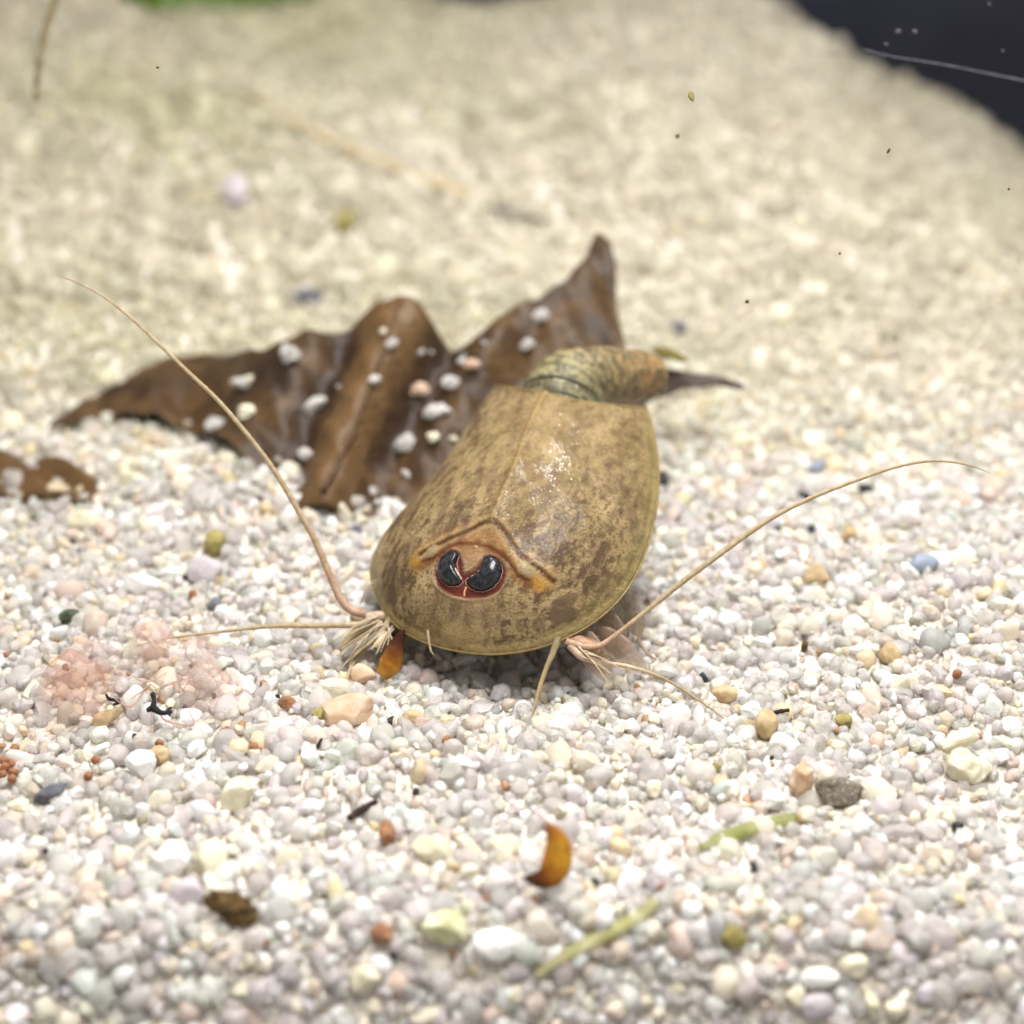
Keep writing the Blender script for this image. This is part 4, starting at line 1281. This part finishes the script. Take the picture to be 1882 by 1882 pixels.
# ------------------------------------------------------------------ loose sand grains
KINDS = [((.85, .815, .79), .95, .56), ((.91, .90, .885), .40, .19), ((.86, .79, .66), .40, .14), ((.82, .69, .47), .5, .022), ((.84, .71, .62), .6, .05), ((.70, .67, .64), .7, .03), ((.50, .29, .15), .3, .006), ((.045, .042, .045), 0.0, .008), ((.40, .38, .27), .3, .022)]
KN = ['clear quartz', 'milky white', 'cream', 'yellow', 'pink', 'grey', 'rust', 'black', 'olive']
KW = np.array([k[2] for k in KINDS]); KW /= KW.sum()
rs = np.random.RandomState(21)


def scatter(x0, x1, y0, y1, cell, jit=.95):
    gx, gy = np.meshgrid(np.arange(x0, x1, cell), np.arange(y0, y1, cell))
    gx = gx.ravel() + rs.uniform(-.5, .5, gx.size) * cell * jit
    gy = gy.ravel() + rs.uniform(-.5, .5, gy.size) * cell * jit
    return gx, gy


xs_, ys_, lv_, rr_, dz_ = [], [], [], [], []


def add(x, y, lvl, rmean, sig, dz):
    xs_.append(x); ys_.append(y); lv_.append(np.full(len(x), lvl))
    rr_.append(np.clip(rmean * np.exp(rs.normal(size=len(x)) * sig), rmean * .45, rmean * 2.1)); dz_.append(np.full(len(x), dz) + rs.uniform(-.12, .12, len(x)))


def keep(x, y, margin):
    q, z = proj(np.stack([x, y, H(x, y)], -1))
    return (z > 20) & (q[:, 0] > -margin) & (q[:, 0] < 1882 + margin) & (q[:, 1] > -margin * .6) & (q[:, 1] < 1882 + margin * .8)


x, y = scatter(-48, 48, -40, 15, .77); k = keep(x, y, 130); add(x[k], y[k], 2, .35, .42, .02)
x, y = scatter(-48, 48, -40, 15, .90); k = keep(x, y, 130); add(x[k], y[k], 1, .29, .35, .16)
x, y = scatter(-48, 48, -40, 15, .95); k = keep(x, y, 130); add(x[k], y[k], 1, .46, .2, -.32)
x, y = scatter(-48, 48, -40, 15, 2.3); k = keep(x, y, 130); add(x[k], y[k], 2, .52, .18, .10); lv_[-1][:] = 3
x, y = scatter(-48, 48, -36, -20, .55); k = keep(x, y, 130); add(x[k], y[k], 1, .38, .3, -.05)
x, y = scatter(-75, 75, -42, 15, 1.0); k = keep(x, y, 700) & ~keep(x, y, 130); add(x[k], y[k], 1, .55, .3, .05)
x, y = scatter(-100, 100, 15, 45, .88); k = keep(x, y, 350); add(x[k], y[k], 1, .5, .32, .03)
x, y = scatter(-180, 180, 45, WALL_Y - .6, 1.4); k = keep(x, y, 350); add(x[k], y[k], 1, .80, .33, .05)
gx, gy, lv, gr, gd_ = [np.concatenate(a) for a in (xs_, ys_, lv_, rr_, dz_)]
ok = np.ones(len(gx), bool)
for (a, b, r) in NOGO:
    ok &= ~((np.hypot(gx - a, gy - b) < r * .9 + gr * .25) & (gd_ > -.2))
gx, gy, lv, gr, gd_ = [a[ok] for a in (gx, gy, lv, gr, gd_)]
gzv = H(gx, gy) + gd_
N = len(gx)
kind = rs.choice(len(KINDS), N, p=KW)
kind[(lv == 1) & (gd_ < -.2)] = 0
small = (kind >= 7)
gr = np.where(kind >= 6, np.minimum(gr, .42) * .62, gr)
kc = np.array([k[0] + (k[1],) for k in KINDS])[kind]
br_j = rs.normal(size=(N, 1)) * .06
kc[:, :3] = np.clip(kc[:, :3] * (1 + br_j) * (1 + rs.normal(size=(N, 3)) * .02), 0, .95)
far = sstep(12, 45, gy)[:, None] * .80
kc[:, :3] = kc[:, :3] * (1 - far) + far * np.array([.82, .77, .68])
film = (sstep(8, 40, gy) * .8 + .2 * sstep(-10, -30, gx) * sstep(-5, 10, gy))[:, None]  # tint weight, growing over the far and left sand
kc[:, :3] *= 1 - film * (np.array([.10, .11, .20]) + .10 * np.clip(lump(gx * .55, gy * .55) + .2, 0, 1.3)[:, None] * np.array([.8, .6, 1.4]))          # far sand tinted darker and yellower, in soft patches
kc[:, 3] = np.clip(kc[:, 3] + rs.normal(size=N) * .12, 0, 1)
RM = rot_mats(rs, N)

# the largest in view stand alone, the rest is one mass
q, zdep = proj(np.stack([gx, gy, gzv], -1))
size = gr / zdep
infr = (q[:, 0] > 15) & (q[:, 0] < 1867) & (q[:, 1] > 1230) & (q[:, 1] < 1865) & (lv == 3) & (kind < 6)
order = np.argsort(-np.where(infr, size, 0))
solo = order[:240]
solo = solo[infr[solo]]
is_solo = np.zeros(N, bool); is_solo[solo] = True
NPROTO = 14
protos = {l: [stone_shape(min(l, 2), np.random.RandomState(100 * l + i), (.5, .9, 1.3, 1.0)[i % 4], (.01, .03, .06, .03)[i % 4] if l > 1 else .02) for i in range(NPROTO)] for l in (1, 2, 3)}
pid = rs.randint(0, NPROTO, N)
for i in solo:
    v, f = protos[3][pid[i]]
    w = (v * gr[i]) @ RM[i].T
    k = KN[kind[i]]
    o = link('sand_grain', mesh_from('sand_grain', w, f, M_GRAIN, 'facets', np.tile(kc[i], (len(w), 1))), None, (gx[i], gy[i], gzv[i]))
    tag(o, 'oversized %s sand grain standing out among finer grains on the front bank' % k, 'sand grain', 'large %s grains on the front bank' % k)
VV, FF, CC = [], [], []
off = 0
for l in (1, 2, 3):
    for p_ in range(NPROTO):
        sel = np.where((lv == l) & (pid == p_) & ~is_solo)[0]
        if not len(sel):
            continue
        v, f = protos[l][p_]
        w = np.einsum('nij,kj->nki', RM[sel], v) * gr[sel][:, None, None] + np.stack([gx[sel], gy[sel], gzv[sel]], -1)[:, None]
        n, kk = w.shape[:2]
        VV.append(w.reshape(-1, 3)); CC.append(np.repeat(kc[sel], kk, 0))
        FF.append((f[None] + (off + np.arange(n) * kk)[:, None, None]).reshape(-1, 3)); off += n * kk
VV, FF, CC = np.concatenate(VV), np.concatenate(FF), np.concatenate(CC)
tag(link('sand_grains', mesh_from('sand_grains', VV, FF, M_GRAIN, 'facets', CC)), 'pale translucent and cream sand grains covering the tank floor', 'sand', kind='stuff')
print('SAND', N, 'grains', len(FF), 'triangles', len(solo), 'solo')
